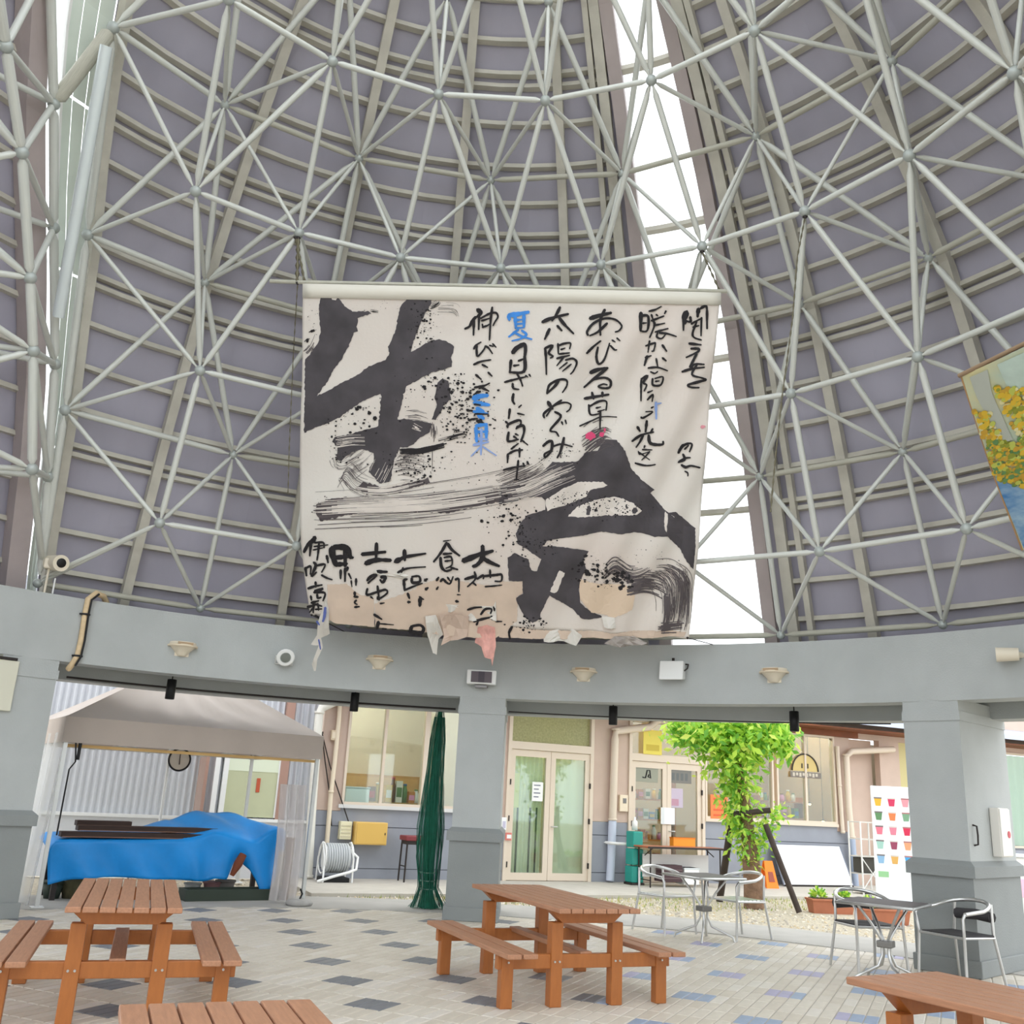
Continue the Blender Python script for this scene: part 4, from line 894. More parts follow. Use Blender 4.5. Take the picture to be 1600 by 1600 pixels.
for x, lab, m_, h in ((446, 'narrow brown board standing upright at the tent corner', mat('board_brown', (130, 92, 60), .7, 0, .15, 6), .8), (437, 'pale grey post leaning at the end of the tarp', mat('post_grey', (168, 160, 140), .8), .62)):
    q = tl(x, 1380, .4); t = tthing('board', lab, 'board', V((q.x, .4, 0))); bx('plank', m_, t, -.06, .06, -.015, .015, 0, h, .004); bx('batten', m_, t, -.05, .05, -.03, -.015, h * .5, h * .56)
q = tl(470, 1408, -.05); t = tthing('stone_weight', 'grey round stone weight at the foot of the tent leg', 'weight', V((q.x - .1, -.24, 0)))
MB().lathe([(.0, 0), (.16, 0), (.18, .03), (.15, .07), (.04, .08), (.0, .08)], 18).build('disc', mat('stone_grey', (170, 168, 164), .85, 0, .15, 9), t); MB().tube([(0, 0, .07), (.03, 0, .14), (.0, 0, .2)], .012, 6).build('hook', BLACK, t)

# ================================================================ YARD THINGS
# hose reel
t = wthing('hose_reel', 'white hose reel on a metal stand beside the ochre electric box', 'hose reel', S(524, 1350, .5), -.5, .02)
MB().tube([(-.2, 0, .36), (.2, 0, .36)], .20, 24).build('drum', mat('hose_white', (212, 214, 214), .5, 0, .1, 30), t)
HS = mat('hose_grey', (188, 192, 194), .5)
for k in range(9): MB().tube([(-.16 + k * .04, .215 * cos(2 * pi * j / 20), .36 + .215 * sin(2 * pi * j / 20)) for j in range(21)], .02, 6).build('hose_turn', HS, t)
for x in (-.24, .24): MB().tube([(x, -.22, 0), (x, -.2, .36), (x, 0, .60), (x, .2, .36), (x, .22, 0)], .016, 8).build('stand', WHITE, t); MB().tube([(x * .95, .24 * cos(2 * pi * j / 20), .36 + .24 * sin(2 * pi * j / 20)) for j in range(21)], .012, 6).build('flange', WHITE, t)
MB().tube([(-.35, -.3, .02), (-.1, -.32, .1), (.15, -.28, .16), (.3, -.2, .2), (.34, -.1, .38), (.2, -.02, .5)], .022, 8).build('loose_hose', WHITE, t)
bx('drip_tray', BLACK, t, -.25, .2, -.22, .15, .0, .07, .01)
# red stool / folding rack
t = wthing('red_stool', 'dark red stool standing against the wainscot behind the net', 'stool', S(644, 1335, .4), -.4, .02)
bx('seat', mat('dark_red', (126, 52, 58), .5), t, -.19, .25, -.18, .18, .66, .74, .015)
bx('seat_apron', DARK, t, -.16, .22, -.15, .15, .60, .66)
for x in (-.15, .2):
    for y in (-.14, .14): MB().tube([(x, y, .62), (x * 1.1, y * 1.1, 0)], .016, 8).build('leg', DARK, t)
MB().tube([(-.155, -.14, .25), (-.155, .14, .25)], .01, 6).build('stretcher', DARK, t)
# green net gathered on the rail
p = at_z(662, 1419); tp = at_dist(688, 1113, p.xy.length + .02); t = thing('green_net', 'dark green net gathered into a hanging bundle beside the speaker column', 'net', p)
rn = random.Random(4); NETM = mat('net_green', (16, 92, 70), .8, 0, .3, 14); NETS = mat('net_shell', (30, 110, 86), .8, alpha=.36)
top = tp - p; prof = [(0, .24), (.02, .19), (.06, .13), (.14, .12), (.22, .15), (.34, .17), (.45, .155), (.55, .13), (.68, .11), (.80, .10), (.92, .085), (1.0, .05)]
def netsurf(k_):
    def fn(u, v):
        r = lerp_tab(prof, v) * k_ * (1 + .13 * sin(u * 2 * pi * 7 + v * 5) + .08 * sin(u * 2 * pi * 13 + v * 17)); c = V((top.x * v, top.y * v, top.z * v))
        return c + V((cos(u * 2 * pi) * r + (.06 * (1 - v) ** 6), sin(u * 2 * pi) * r * .8, .01))
    return fn
MB().grid(netsurf(.5), 42, 40).build('gathered_net', NETM, t); MB().grid(netsurf(1.0), 42, 40).build('loose_net', NETS, t)
for v in (.09, .13, .17): MB().tube([netsurf(.80)(k / 20, v) for k in range(21)], .008, 6).build('tie_cord', mat('tie_pale', (150, 170, 160), .6), t)
bs = MB()
for k in range(60):
    u = rn.random(); pts = [netsurf(1.02)(u + .03 * sin(v * 5 + k), v) for v in (0, .1, .25, .4, .55, .7, .85, .97)]; bs.tube(pts, .004, 4, cap=False)
o = bs.build('net_strands', mat('strand_green', (30, 96, 78), .7), t); o['kind'] = 'stuff'
# tree wrapped in creepers
tbp = at_z(1178, 1417); TRD = tbp.xy.length
tree = thing('vine_tree', 'small tree with bright green leaves and a creeper clad trunk', 'tree', tbp)
BARK = mat('bark', (124, 98, 78), .9, 0, .3, 10, .6, 30)
def tr(x, y, dd=0.): return at_dist(x, y, TRD + dd) - tbp
MB().tube([(0, 0, -.02), tr(1177, 1385), tr(1174, 1350), tr(1171, 1320), tr(1165, 1270), tr(1157, 1220), tr(1150, 1180), tr(1146, 1140), tr(1142, 1095)], [.16, .15, .14, .12, .10, .09, .08, .07, .05], 12).build('trunk', BARK, tree)
for a_ in ([(1150, 1180), (1110, 1150), (1070, 1130)], [(1148, 1170), (1190, 1145), (1225, 1135)], [(1146, 1150), (1150, 1110), (1160, 1070)]): MB().tube([tr(*q) for q in a_], [.05, .035, .02], 8).build('branch', BARK, tree)
LEAF = [mat('leaf_lime', (196, 230, 92), .5, translucent=.45), mat('leaf_green', (156, 208, 84), .5, translucent=.45), mat('leaf_yellow', (222, 234, 116), .5, translucent=.45), mat('leaf_mid', (112, 172, 66), .5, translucent=.4)]
rl = random.Random(21)
def leaves(spots, name, seed):
    r_ = random.Random(seed); b_ = MB()
    for (x, y, sx, sy, dd, n_, size) in spots:
        for _ in range(n_):
            c = tr(r_.gauss(x, sx), r_.gauss(y, sy), r_.gauss(0, dd)); L_ = size * r_.uniform(.7, 1.3)
            ax = V((r_.gauss(0, 1), r_.gauss(0, 1) - .3, r_.gauss(-.7, .5))).normalized(); sd = ax.cross(V((r_.gauss(0, 1), r_.gauss(0, 1), r_.gauss(0, 1)))).normalized(); up_ = sd.cross(ax)
            w_ = L_ * .24; mi = r_.choice((0, 0, 1, 1, 2, 3))
            b_.add([c, c + ax * L_ * .45 + sd * w_ + up_ * L_ * .06, c + ax * L_, c + ax * L_ * .45 - sd * w_ + up_ * L_ * .06], [(0, 1, 2), (0, 2, 3)], False, mi)
    o = b_.build(name, LEAF, tree); o['kind'] = 'stuff'; return o
leaves([(1085, 1140, 20, 14, .30, 520, .16), (1120, 1150, 24, 16, .35, 620, .16), (1160, 1150, 24, 18, .35, 640, .16), (1205, 1145, 18, 14, .3, 480, .16), (1225, 1165, 8, 10, .2, 120, .15), (1150, 1115, 45, 16, .4, 620, .16), (1060, 1130, 8, 8, .2, 70, .15), (1150, 1185, 20, 14, .3, 380, .15)], 'crown', 31)
leaves([(1152, 1215, 16, 14, .16, 260, .14), (1150, 1245, 12, 14, .15, 220, .13), (1155, 1275, 12, 14, .14, 200, .12), (1160, 1300, 14, 12, .14, 190, .12), (1168, 1325, 12, 12, .12, 150, .11), (1172, 1348, 8, 9, .12, 90, .10), (1200, 1290, 10, 14, .12, 80, .11), (1215, 1270, 7, 8, .1, 50, .11), (1190, 1305, 10, 10, .1, 60, .11)], 'creeper', 33)
# timber props of the tree
t = thing('tree_props', 'dark timber props with a cross piece bracing the tree', 'tree prop', tbp)
PRP = mat('dark_timber', (66, 56, 50), .8, 0, .15, 7)
r0, r1 = tr(1196, 1288, -.25), at_z(1249, 1426) - tbp; MB().tube([r0, r1], .045, 10).build('prop', PRP, t)
r0, r1 = tr(1145, 1270, .2), tr(1124, 1385, .8); r1.z = -.02; MB().tube([r0, r1], .06, 10).build('prop', PRP, t)
MB().tube([tr(1170, 1280, .3), tr(1188, 1416, .35)], .045, 10).build('prop', PRP, t); MB().tube([tr(1146, 1272, -.16), tr(1204, 1266, -.16)], .045, 10).build('cross_piece', PRP, t)
# folding table with things on it
s0, s1 = S(1000, 1345, .8), S(1122, 1345, .8); zt = Z(1060, 1322, .8)
t = wthing('folding_table', 'long folding table with a brown top in front of the shop door', 'table', (s0 + s1) / 2, -.8, .02); w_ = (s1 - s0) / 2
bx('table_top', mat('brown_laminate', (170, 96, 60), .4), t, -w_, w_, -.25, .25, zt - .06, zt - .03, .006); bx('edge_band', DARK, t, -w_ + .01, w_ - .01, -.262, -.25, zt - .065, zt - .03)
for x in (-w_ + .1, w_ - .1):
    for y in (-.2, .2): MB().tube([(x, y, zt - .06), (x, y, 0)], .014, 8).build('leg', DARK, t)
    MB().tube([(x, -.2, .12), (x, .2, .12)], .01, 6).build('foot_bar', DARK, t); MB().tube([(x, 0, zt - .2), (x * .75, 0, zt - .06)], .01, 6).build('brace', DARK, t)
bx('under_shelf', mat('modesty_grey', (206, 206, 204), .6), t, -w_ + .14, w_ - .14, .12, .14, .16, zt - .18)
wbox('stacked_trays', 'stack of dark brown trays under the folding table', 'trays', 1022, 1350, 1052, 1376, mat('dark_tray', (74, 52, 56), .6), .3, lambda t, w_, h, d: [bx('tray_rim', mat('tray_rim', (120, 100, 100), .6), t, -w_ - .01, w_ + .01, -d - .01, 0, h * (.2 + .25 * k), h * (.24 + .25 * k)) for k in range(3)], d0=.62)
wbox('white_crate', 'white plastic crate under the folding table', 'crate', 1055, 1354, 1078, 1380, WHITE, .3, lambda t, w_, h, d: bx('rim', mat('lid_grey', (206, 210, 212), .5), t, -w_ - .01, w_ + .01, -d - .01, 0, h - .03, h), d0=.62)
# teal bottle stand with white pump, white towel rail
s, z_ = fl(993, 1372, .5); t = wthing('teal_dispenser', 'teal plastic stand with a white pump bottle left of the folding table', 'dispenser', s, -.45, .02)
TEAL = mat('teal_plastic', (40, 150, 138), .45)
for k in range(3): bx('crate', TEAL, t, -.13 + .01 * k, .13 - .01 * k, -.13, .13, .04 + .31 * k, .33 + .31 * k, .02)
MB().lathe([(.0, 0), (.055, 0), (.055, .15), (.02, .19), (.02, .24), (.0, .24)], 14, (0, 0, .97)).build('pump_bottle', WHITE, t); bx('base', DARK, t, -.14, .14, -.14, .14, 0, .04)
p0, p1 = fl(968, 1319, .5), fl(1003, 1320, .5); t = wthing('towel_rail', 'white rail reaching from the downpipe to the folding table', 'rail', (p0[0] + p1[0]) / 2, -.2, p0[1]); w_ = (p1[0] - p0[0]) / 2
MB().tube([(-w_, .2, 0), (-w_, -.05, 0), (w_, -.05, -.01)], .028, 10).build('bar', WHITE, t); MB().lathe([(.0, 0), (.05, 0), (.05, .02), (.0, .02)], 12).build('flange', WHITE, t).location = (-w_, .19, -.01)
# orange floor sign
p = at_z(1201, 1389); t = thing('floor_sign', 'small orange folding floor sign near the whiteboard', 'floor sign', p, WANG)
for s_ in (-1, 1): MB().hexa([(-.15, s_ * .14, 0), (.15, s_ * .14, 0), (.15, s_ * .14 + .02, 0), (-.15, s_ * .14 + .02, 0)], [(-.10, s_ * .01, .52), (.10, s_ * .01, .52), (.10, s_ * .01 + .02, .52), (-.10, s_ * .01 + .02, .52)]).build('panel', mat('sign_orange', (246, 130, 30), .5), t)
MB().hexa([(-.07, -.115, .14), (.07, -.115, .14), (.07, -.105, .14), (-.07, -.105, .14)], [(-.055, -.065, .32), (.055, -.065, .32), (.055, -.055, .32), (-.055, -.055, .32)]).build('print', mat('sign_print', (150, 76, 60), .6), t)
# whiteboard leaning on the wall
s0, s1 = S(1219, 1360, .35), S(1326, 1360, .35); zt = Z(1265, 1323, .15); t = wthing('whiteboard', 'large blank whiteboard leaning against the wainscot', 'whiteboard', (s0 + s1) / 2, -.45, .02); w_ = (s1 - s0) / 2
MB().hexa([(-w_, -.02, .03), (w_, -.02, .03), (w_, .01, .03), (-w_, .01, .03)], [(-w_, .33, zt), (w_, .33, zt), (w_, .36, zt), (-w_, .36, zt)]).build('board', mat('board_white', (240, 242, 246), .35), t)
MB().tube([(-w_, -.01, .02), (w_, -.01, .02)], .02, 8).build('bottom_rail', DARK, t); MB().tube([(-w_, -.01, .02), (-w_, .34, zt)], .02, 8).build('side_rail', mat('rail_grey', (120, 126, 140), .5), t); MB().tube([(w_, -.01, .02), (w_, .34, zt)], .02, 8).build('side_rail', MATS['rail_grey'], t)
# wire rack
p = at_z(1356, 1398); RD = p.xy.length; t = thing('wire_rack', 'white wire rack beside the drinks menu sign', 'rack', p, WANG)
w_ = .26; hh = at_dist(1352, 1284, RD).z
for x in (-w_, w_):
    for y in (-.16, .16): MB().tube([(x, y, 0), (x, y, hh)], .016, 8).build('upright', WHITE, t)
for k in range(5):
    z_ = .06 + (hh - .08) * k / 4
    bx('shelf', mat('rack_wire', (208, 206, 200), .5), t, -w_, w_, -.16, .16, z_, z_ + .02)
MB().tube([(-w_, -.165, .1), (w_, -.165, hh * .5)], .01, 6).build('cross_brace', WHITE, t); MB().tube([(w_, -.165, .1), (-w_, -.165, hh * .5)], .01, 6).build('cross_brace', WHITE, t)
bx('dark_goods', mat('dark_goods', (74, 72, 66), .8), t, -w_ + .04, w_ - .04, -.1, .12, .09 + (hh - .08) / 4, .05 + (hh - .08) * 2 / 4)
# drinks menu sign with a grid of pictures
p = at_z(1402, 1408); MD = p.xy.length; tq = at_dist(1392, 1229, MD); hh = tq.z; t = thing('menu_sign', 'tall white drinks menu sign with a grid of coloured cups', 'sign', p, rad(-16))
bx('panel', mat('sign_white', (240, 244, 248), .4), t, -.36, .36, -.02, .02, .0, hh, .012); bx('header', mat('header_pink', (246, 222, 232), .5), t, -.05, .34, -.026, -.02, hh - .16, hh - .08)
CUPC = [(226, 176, 60), (206, 60, 96), (226, 150, 160), (96, 140, 96), (236, 130, 80), (120, 160, 130), (226, 120, 140), (216, 130, 150), (206, 50, 84), (160, 200, 190), (150, 70, 96), (226, 160, 120), (140, 180, 214), (216, 170, 96), (70, 160, 220)]
for k in range(15):
    x = -.24 + .24 * (k % 3); z_ = hh - .36 - .255 * (k // 3); c_ = CUPC[k]
    cp_ = MB().hexa([(x - .045, -.026, z_), (x + .045, -.026, z_), (x + .045, -.02, z_), (x - .045, -.02, z_)], [(x - .065, -.026, z_ + .13), (x + .065, -.026, z_ + .13), (x + .065, -.02, z_ + .13), (x - .065, -.02, z_ + .13)]).build('cup_picture', mat('cup_%d' % k, c_, .5), t)
    bx('lid_picture', mat('lid_%d' % (k % 3), ((120, 110, 110), (206, 200, 196), (170, 120, 120))[k % 3], .5), cp_, x - .07, x + .07, -.027, -.02, z_ + .13, z_ + .155)
bx('caption', mat('caption_green', (150, 200, 150), .5), t, -.30, -.12, -.026, -.02, hh - 1.62, hh - 1.52); bx('foot', mat('sign_foot', (200, 204, 208), .5), t, -.3, .3, -.2, .2, 0, .02)
# planters
def planter(label, x, y, L_, ang, nb, m_=None):
    p = at_z(x, y, -.03); t = thing('planter_box', label, 'planter', p, ang, 'terracotta planter boxes')
    TC = mat('terracotta', (176, 112, 84), .8, 0, .08, 6)
    MB().hexa([(-L_, -.10, 0), (L_, -.10, 0), (L_, .10, 0), (-L_, .10, 0)], [(-L_ - .03, -.13, .20), (L_ + .03, -.13, .20), (L_ + .03, .13, .20), (-L_ - .03, .13, .20)]).build('box', TC, t)
    bx('rim', TC, t, -L_ - .045, L_ + .045, -.145, .145, .185, .215, .006); bx('soil', mat('soil', (70, 54, 42), .95), t, -L_, L_, -.11, .11, .2, .222)
    r_ = random.Random(int(x))
    for k in range(nb):
        cx_ = -L_ + .12 + (2 * L_ - .24) * (k / max(1, nb - 1)); b_ = MB()
        for _ in range(110):
            d_ = V((r_.gauss(0, 1), r_.gauss(0, 1), abs(r_.gauss(0, 1)))).normalized(); c = V((cx_, 0, .24)) + d_ * r_.uniform(.04, .11); sd = d_.cross(V((r_.gauss(0, 1), r_.gauss(0, 1), .3))).normalized() * .018
            b_.add([c - sd, c + sd, c + d_ * .06 + sd * .5, c + d_ * .06 - sd * .5], [(0, 1, 2, 3)], False, r_.randrange(4))
        b_.build('plant', LEAF, t)
planter('terracotta planter with two lime green plants near the tree prop', 1298, 1427, .32, WANG * .3, 2)
planter('terracotta planter without tall plants behind the dark cafe table', 1380, 1444, .34, WANG * .3, 1)
planter('terracotta planter with a green plant past the fire box column', 1606, 1496, .30, 0, 2)
# white car-like counter past the right column
p = at_z(1610, 1440); t = thing('display_counter', 'white display counter with a pink panel past the fire box column', 'counter', p + V((.25, .4, 0)), rad(-18))
bx('body', WHITE, t, -.5, .9, -.3, .3, 0, .95, .02); bx('pink_panel', mat('pink_panel', (244, 190, 214), .5), t, -.46, .5, -.315, -.30, .34, .62); bx('top', mat('counter_top', (220, 226, 230), .3), t, -.54, .94, -.34, .34, .95, .99, .008); bx('plinth', mat('plinth_grey', (160, 164, 168), .6), t, -.46, .86, -.31, .28, 0, .1)

# ================================================================ CALLIGRAPHY BANNER (hung from the frame, its lower edge tied back to the beam)
BTL = V((-2.536, 9.79, 7.0)); BTR = V((2.209, 9.509, 7.0)); BBL = V((-2.515, 11.756, 3.46))
BU = (BTR - BTL).normalized(); BVv = (BBL - BTL); BVv = (BVv - BU * BVv.dot(BU)).normalized(); BN = BU.cross(BVv); BN = BN if BN.y < 0 else -BN     # BN points into the hall
def buv(x, y):
    p = at_plane(x, y, BTL, BN) - BTL; return p.dot(BU), p.dot(BVv)
def wave(u, v):
    k = max(0., min(1., (u - 1.8) / 2.5))
    return .012 * sin(3.1 * u + .6) + .030 * k * sin(13 * u + 5.5 * v) * min(1, v / .6) + .010 * sin(5.2 * v + 1.3 * u) + .012 * (v / 4) * sin(7 * u) - .05 * (abs(u - 2.4) / 2.4) ** 4
def b3(u, v, off=0.): return BU * u + BVv * v + BN * (wave(u, v) + off)
ban = thing('calligraphy_banner', 'huge torn white calligraphy banner with bold black ink characters', 'banner', BTL)
CLOTH = mat('banner_cloth', (242, 238, 231), .85, 0, 0, .55, .12, 30, col2=(232, 220, 211), translucent=.18)
INK = mat('ink_black', (34, 31, 34), .7); INKB = mat('ink_broad', (76, 72, 76), .75, 0, .22, 4.0); INKG = mat('ink_dry', (92, 85, 87), .8); INKS = mat('ink_streaky', (104, 96, 98), .8, 0, 0, 3., col2=(70, 64, 66), stretch=(1, 8, 8))
INKBL = mat('ink_blue', (66, 140, 222), .7, 0, .15, 8); INKPB = mat('ink_pale_blue', (140, 166, 220), .8); INKP = mat('ink_pink', (226, 80, 126), .8)
TANP = mat('bare_backing', (214, 194, 176), .85, 0, .06, 4); PATCH = mat('unpainted_cloth', (226, 218, 210), .85, 0, .05, 5)
LEDGE = [(443, 472), (600, 470), (720, 466), (850, 468), (905, 474), (962, 484)]; REDGE = [(457, 1127), (600, 1112), (750, 1100), (870, 1090), (945, 1083), (998, 1076)]
def cloth_px(u, v):
    yl = 443 + (962 - 443) * v; yr = 457 + (998 - 457) * v; xl = lerp_tab(LEDGE, yl); xr = lerp_tab(REDGE, yr)
    return xl + (xr - xl) * u, yl + (yr - yl) * u
o = MB().grid(lambda u, v: b3(*buv(*cloth_px(u, v))), 150, 90).build('cloth', CLOTH, ban); sm = o.modifiers.new('thick', 'SOLIDIFY'); sm.thickness = .004; sm.offset = -1
# ink is laid as thin flat marks that follow the cloth
def flat_poly(name, pts, m_, off=.006, rough=0., seed=0, cell=.09):
    r_ = random.Random(seed); P = []
    for i in range(len(pts)):
        a_, b_ = V(pts[i]), V(pts[(i + 1) % len(pts)]); L_ = (b_ - a_).length; k = max(1, int(L_ / 3.0)) if rough else 1
        for j in range(k):
            q = a_.lerp(b_, j / k)
            if rough: q = q + V((r_.gauss(0, rough), r_.gauss(0, rough)))
            P.append(buv(q.x, q.y))
    bm = bmesh.new(); f = bm.faces.new([bm.verts.new((u, v, 0)) for u, v in P]); bm.normal_update(); bmesh.ops.triangulate(bm, faces=[f], quad_method='BEAUTY', ngon_method='EAR_CLIP')
    us = [p[0] for p in P]; vs = [p[1] for p in P]
    for ax, lo_, hi_ in ((0, min(us), max(us)), (1, min(vs), max(vs))):
        c_ = math.ceil(lo_ / cell) * cell
        while c_ < hi_:
            co = [0, 0, 0]; no = [0, 0, 0]; co[ax] = c_; no[ax] = 1
            bmesh.ops.bisect_plane(bm, geom=bm.verts[:] + bm.edges[:] + bm.faces[:], plane_co=co, plane_no=no); c_ += cell
    for v_ in bm.verts: v_.co = b3(v_.co.x, v_.co.y, off)
    bmesh.ops.recalc_face_normals(bm, faces=bm.faces[:])
    me = bpy.data.meshes.new(name); bm.to_mesh(me); bm.free(); me.materials.append(m_); return link(name, me, ban)
def smooth(pts, k=5):
    if len(pts) < 3: return [tuple(V(pts[0]).lerp(V(pts[-1]), i / k)) for i in range(k + 1)]
    out = []
    for i in range(len(pts) - 1):
        p0, p1, p2, p3 = (V(pts[max(0, i - 1)]), V(pts[i]), V(pts[i + 1]), V(pts[min(len(pts) - 1, i + 2)]))
        for j in range(k):
            t = j / k; out.append(tuple(.5 * ((2 * p1) + (p2 - p0) * t + (2 * p0 - 5 * p1 + 4 * p2 - p3) * t * t + (3 * p1 - p0 - 3 * p2 + p3) * t ** 3)))
    out.append(pts[-1]); return out
def ribbon(mb, pts, wd, off, r_, taper=True, mi=0):
    P = smooth(pts); n_ = len(P); L_, R_ = [], []
    for i, p in enumerate(P):
        a_, b_ = V(P[max(0, i - 1)]), V(P[min(n_ - 1, i + 1)]); d = (b_ - a_); d = d.normalized() if d.length > 1e-6 else V((1, 0)); nn = V((-d.y, d.x))
        t = i / (n_ - 1); w_ = wd * .5 * ((.75 + .3 * sin(pi * min(1, t * 1.4 + .1))) * (1 - .35 * max(0, t - .75) * 4 * .5) if taper else 1) * r_.uniform(.88, 1.12)
        L_.append(V(p) + nn * w_); R_.append(V(p) - nn * w_)
    d0 = (V(P[0]) - V(P[1])).normalized() * wd * .35; d1 = (V(P[-1]) - V(P[-2])).normalized() * wd * .25
    ring = [V(P[0]) + d0] + L_ + [V(P[-1]) + d1] + R_[::-1]
    vs = [b3(*buv(*q), off) for q in [V(P[0]) + d0] + [z for ab in zip(L_, R_) for z in ab] + [V(P[-1]) + d1]]
    m_ = len(L_); fs = [(0, 2, 1)] + [(1 + 2 * i, 2 + 2 * i, 4 + 2 * i, 3 + 2 * i) for i in range(m_ - 1)] + [(2 * m_ - 1, 2 * m_, 2 * m_ + 1)]
    mb.add(vs, fs, False, mi)
OFFN = [0]
def glyph(crop, strokes, m_=INK, name='character'):
    ox, oy, sc = crop; mb = MB(); r_ = random.Random(len(strokes)); 
    for st in strokes.split(';'):
        tk = st.split(); wd = float(tk[0]) / sc * 1.32
        pts = [(ox + float(a.split(',')[0]) / sc, oy + float(a.split(',')[1]) / sc) for a in tk[1:]]
        OFFN[0] = (OFFN[0] + 1) % 12
        ribbon(mb, pts, wd, .0155 + .0004 * OFFN[0], r_)
    return mb.build(name, m_, ban)
C1, C2, C3, C4 = (715, 470, 8), (715, 600, 8), (905, 470, 8), (905, 600, 8); C5, C6, C7, C8 = (465, 830, 7.275), (610, 830, 7.275), (780, 840, 5), (465, 440, 5); D2, D3 = (780, 700, 4.571), (450, 700, 4.571)
def cp(crop, s): ox, oy, sc = crop; return [(ox + float(a.split(',')[0]) / sc, oy + float(a.split(',')[1]) / sc) for a in s.split()]
# broad ink shapes
flat_poly('broad_stroke', cp(C8, '185,95 280,95 320,130 370,190 430,235 560,232 575,250 470,285 465,370 470,390 440,400 420,450 390,520 340,610 270,700 240,770 150,890 200,870 330,800 480,720 560,660 680,615 715,560 705,510 730,460 765,370 790,240 810,180 840,150 870,118 1050,118 1040,180 990,260 960,320 930,400 900,480 885,550 960,510 1040,460 1110,450 1180,475 1220,510 1215,560 1200,590 1205,660 1160,685 1060,705 990,740 900,790 850,820 830,880 815,960 780,1080 850,1075 960,1090 1050,1115 1030,1180 960,1220 890,1280 840,1300 800,1290 760,1380 740,1460 730,1560 640,1580 600,1530 555,1490 570,1440 600,1400 590,1340 500,1310 400,1350 340,1400 300,1390 310,1290 270,1250 290,1215 420,1190 560,1150 630,1130 640,1020 655,900 650,875 560,910 480,950 400,1010 330,1060 250,1100 120,1150 45,1185 50,900 50,610 90,570 150,490 180,390 170,290 165,200'), INKB, .010, .5, 1)
flat_poly('broad_drop', cp(C8, '1090,790 1130,760 1180,775 1190,850 1200,920 1140,970 1120,1020 1080,1080 1050,1080 1070,1010 1090,960 1070,900 1085,840'), INKB, .010, .4, 2)
flat_poly('broad_bar', cp(D3, '200,400 330,360 480,350 700,390 1000,350 1300,310 1600,265 1600,375 1400,400 1150,465 900,460 700,440 520,450 350,500 230,520 195,460'), INKS, .010, .8, 3)
flat_poly('broad_bar', cp(D3, '480,290 540,240 700,290 1000,215 1010,250 760,320 560,330'), INKS, .0104, .8, 4)
flat_poly('broad_stroke', cp(D2, '0,270 200,230 330,150 380,100 560,95 620,30 700,20 760,-60 840,-60 900,20 945,150 1010,220 1110,300 1080,320 1180,440 1210,460 1260,455 1400,575 1400,700 1388,870 1340,810 1290,720 1200,630 1110,630 1020,610 960,600 860,610 730,600 600,625 480,640 340,660 310,700 400,700 560,720 640,740 600,800 620,870 590,930 570,1010 580,1110 640,1160 750,1215 640,1230 590,1220 520,1150 420,1090 360,1050 300,1170 290,1220 240,1245 180,1210 130,1110 120,1070 170,1040 165,950 70,945 60,780 110,750 210,790 230,870 270,880 300,790 200,720 130,680 120,610 150,540 200,480 330,440 330,370 300,350 200,350 90,390 0,400'), INKB, .0108, .35, 5)
for k, s in enumerate(('330,370 450,290 560,245 740,240 775,270 650,300 620,350 500,400 340,445', '490,490 560,420 680,370 830,350 960,390 1020,450 980,475 850,480 700,490 560,495', '430,870 470,890 410,1030 360,1020', '1180,455 1205,470 1195,600 1180,580')):
    flat_poly('bare_gap', cp(D2, s), PATCH, .0125, .5, 20 + k)
flat_poly('bare_gap', cp(C8, '262,115 285,100 310,125 300,145 270,140'), PATCH, .0125, .2, 25)
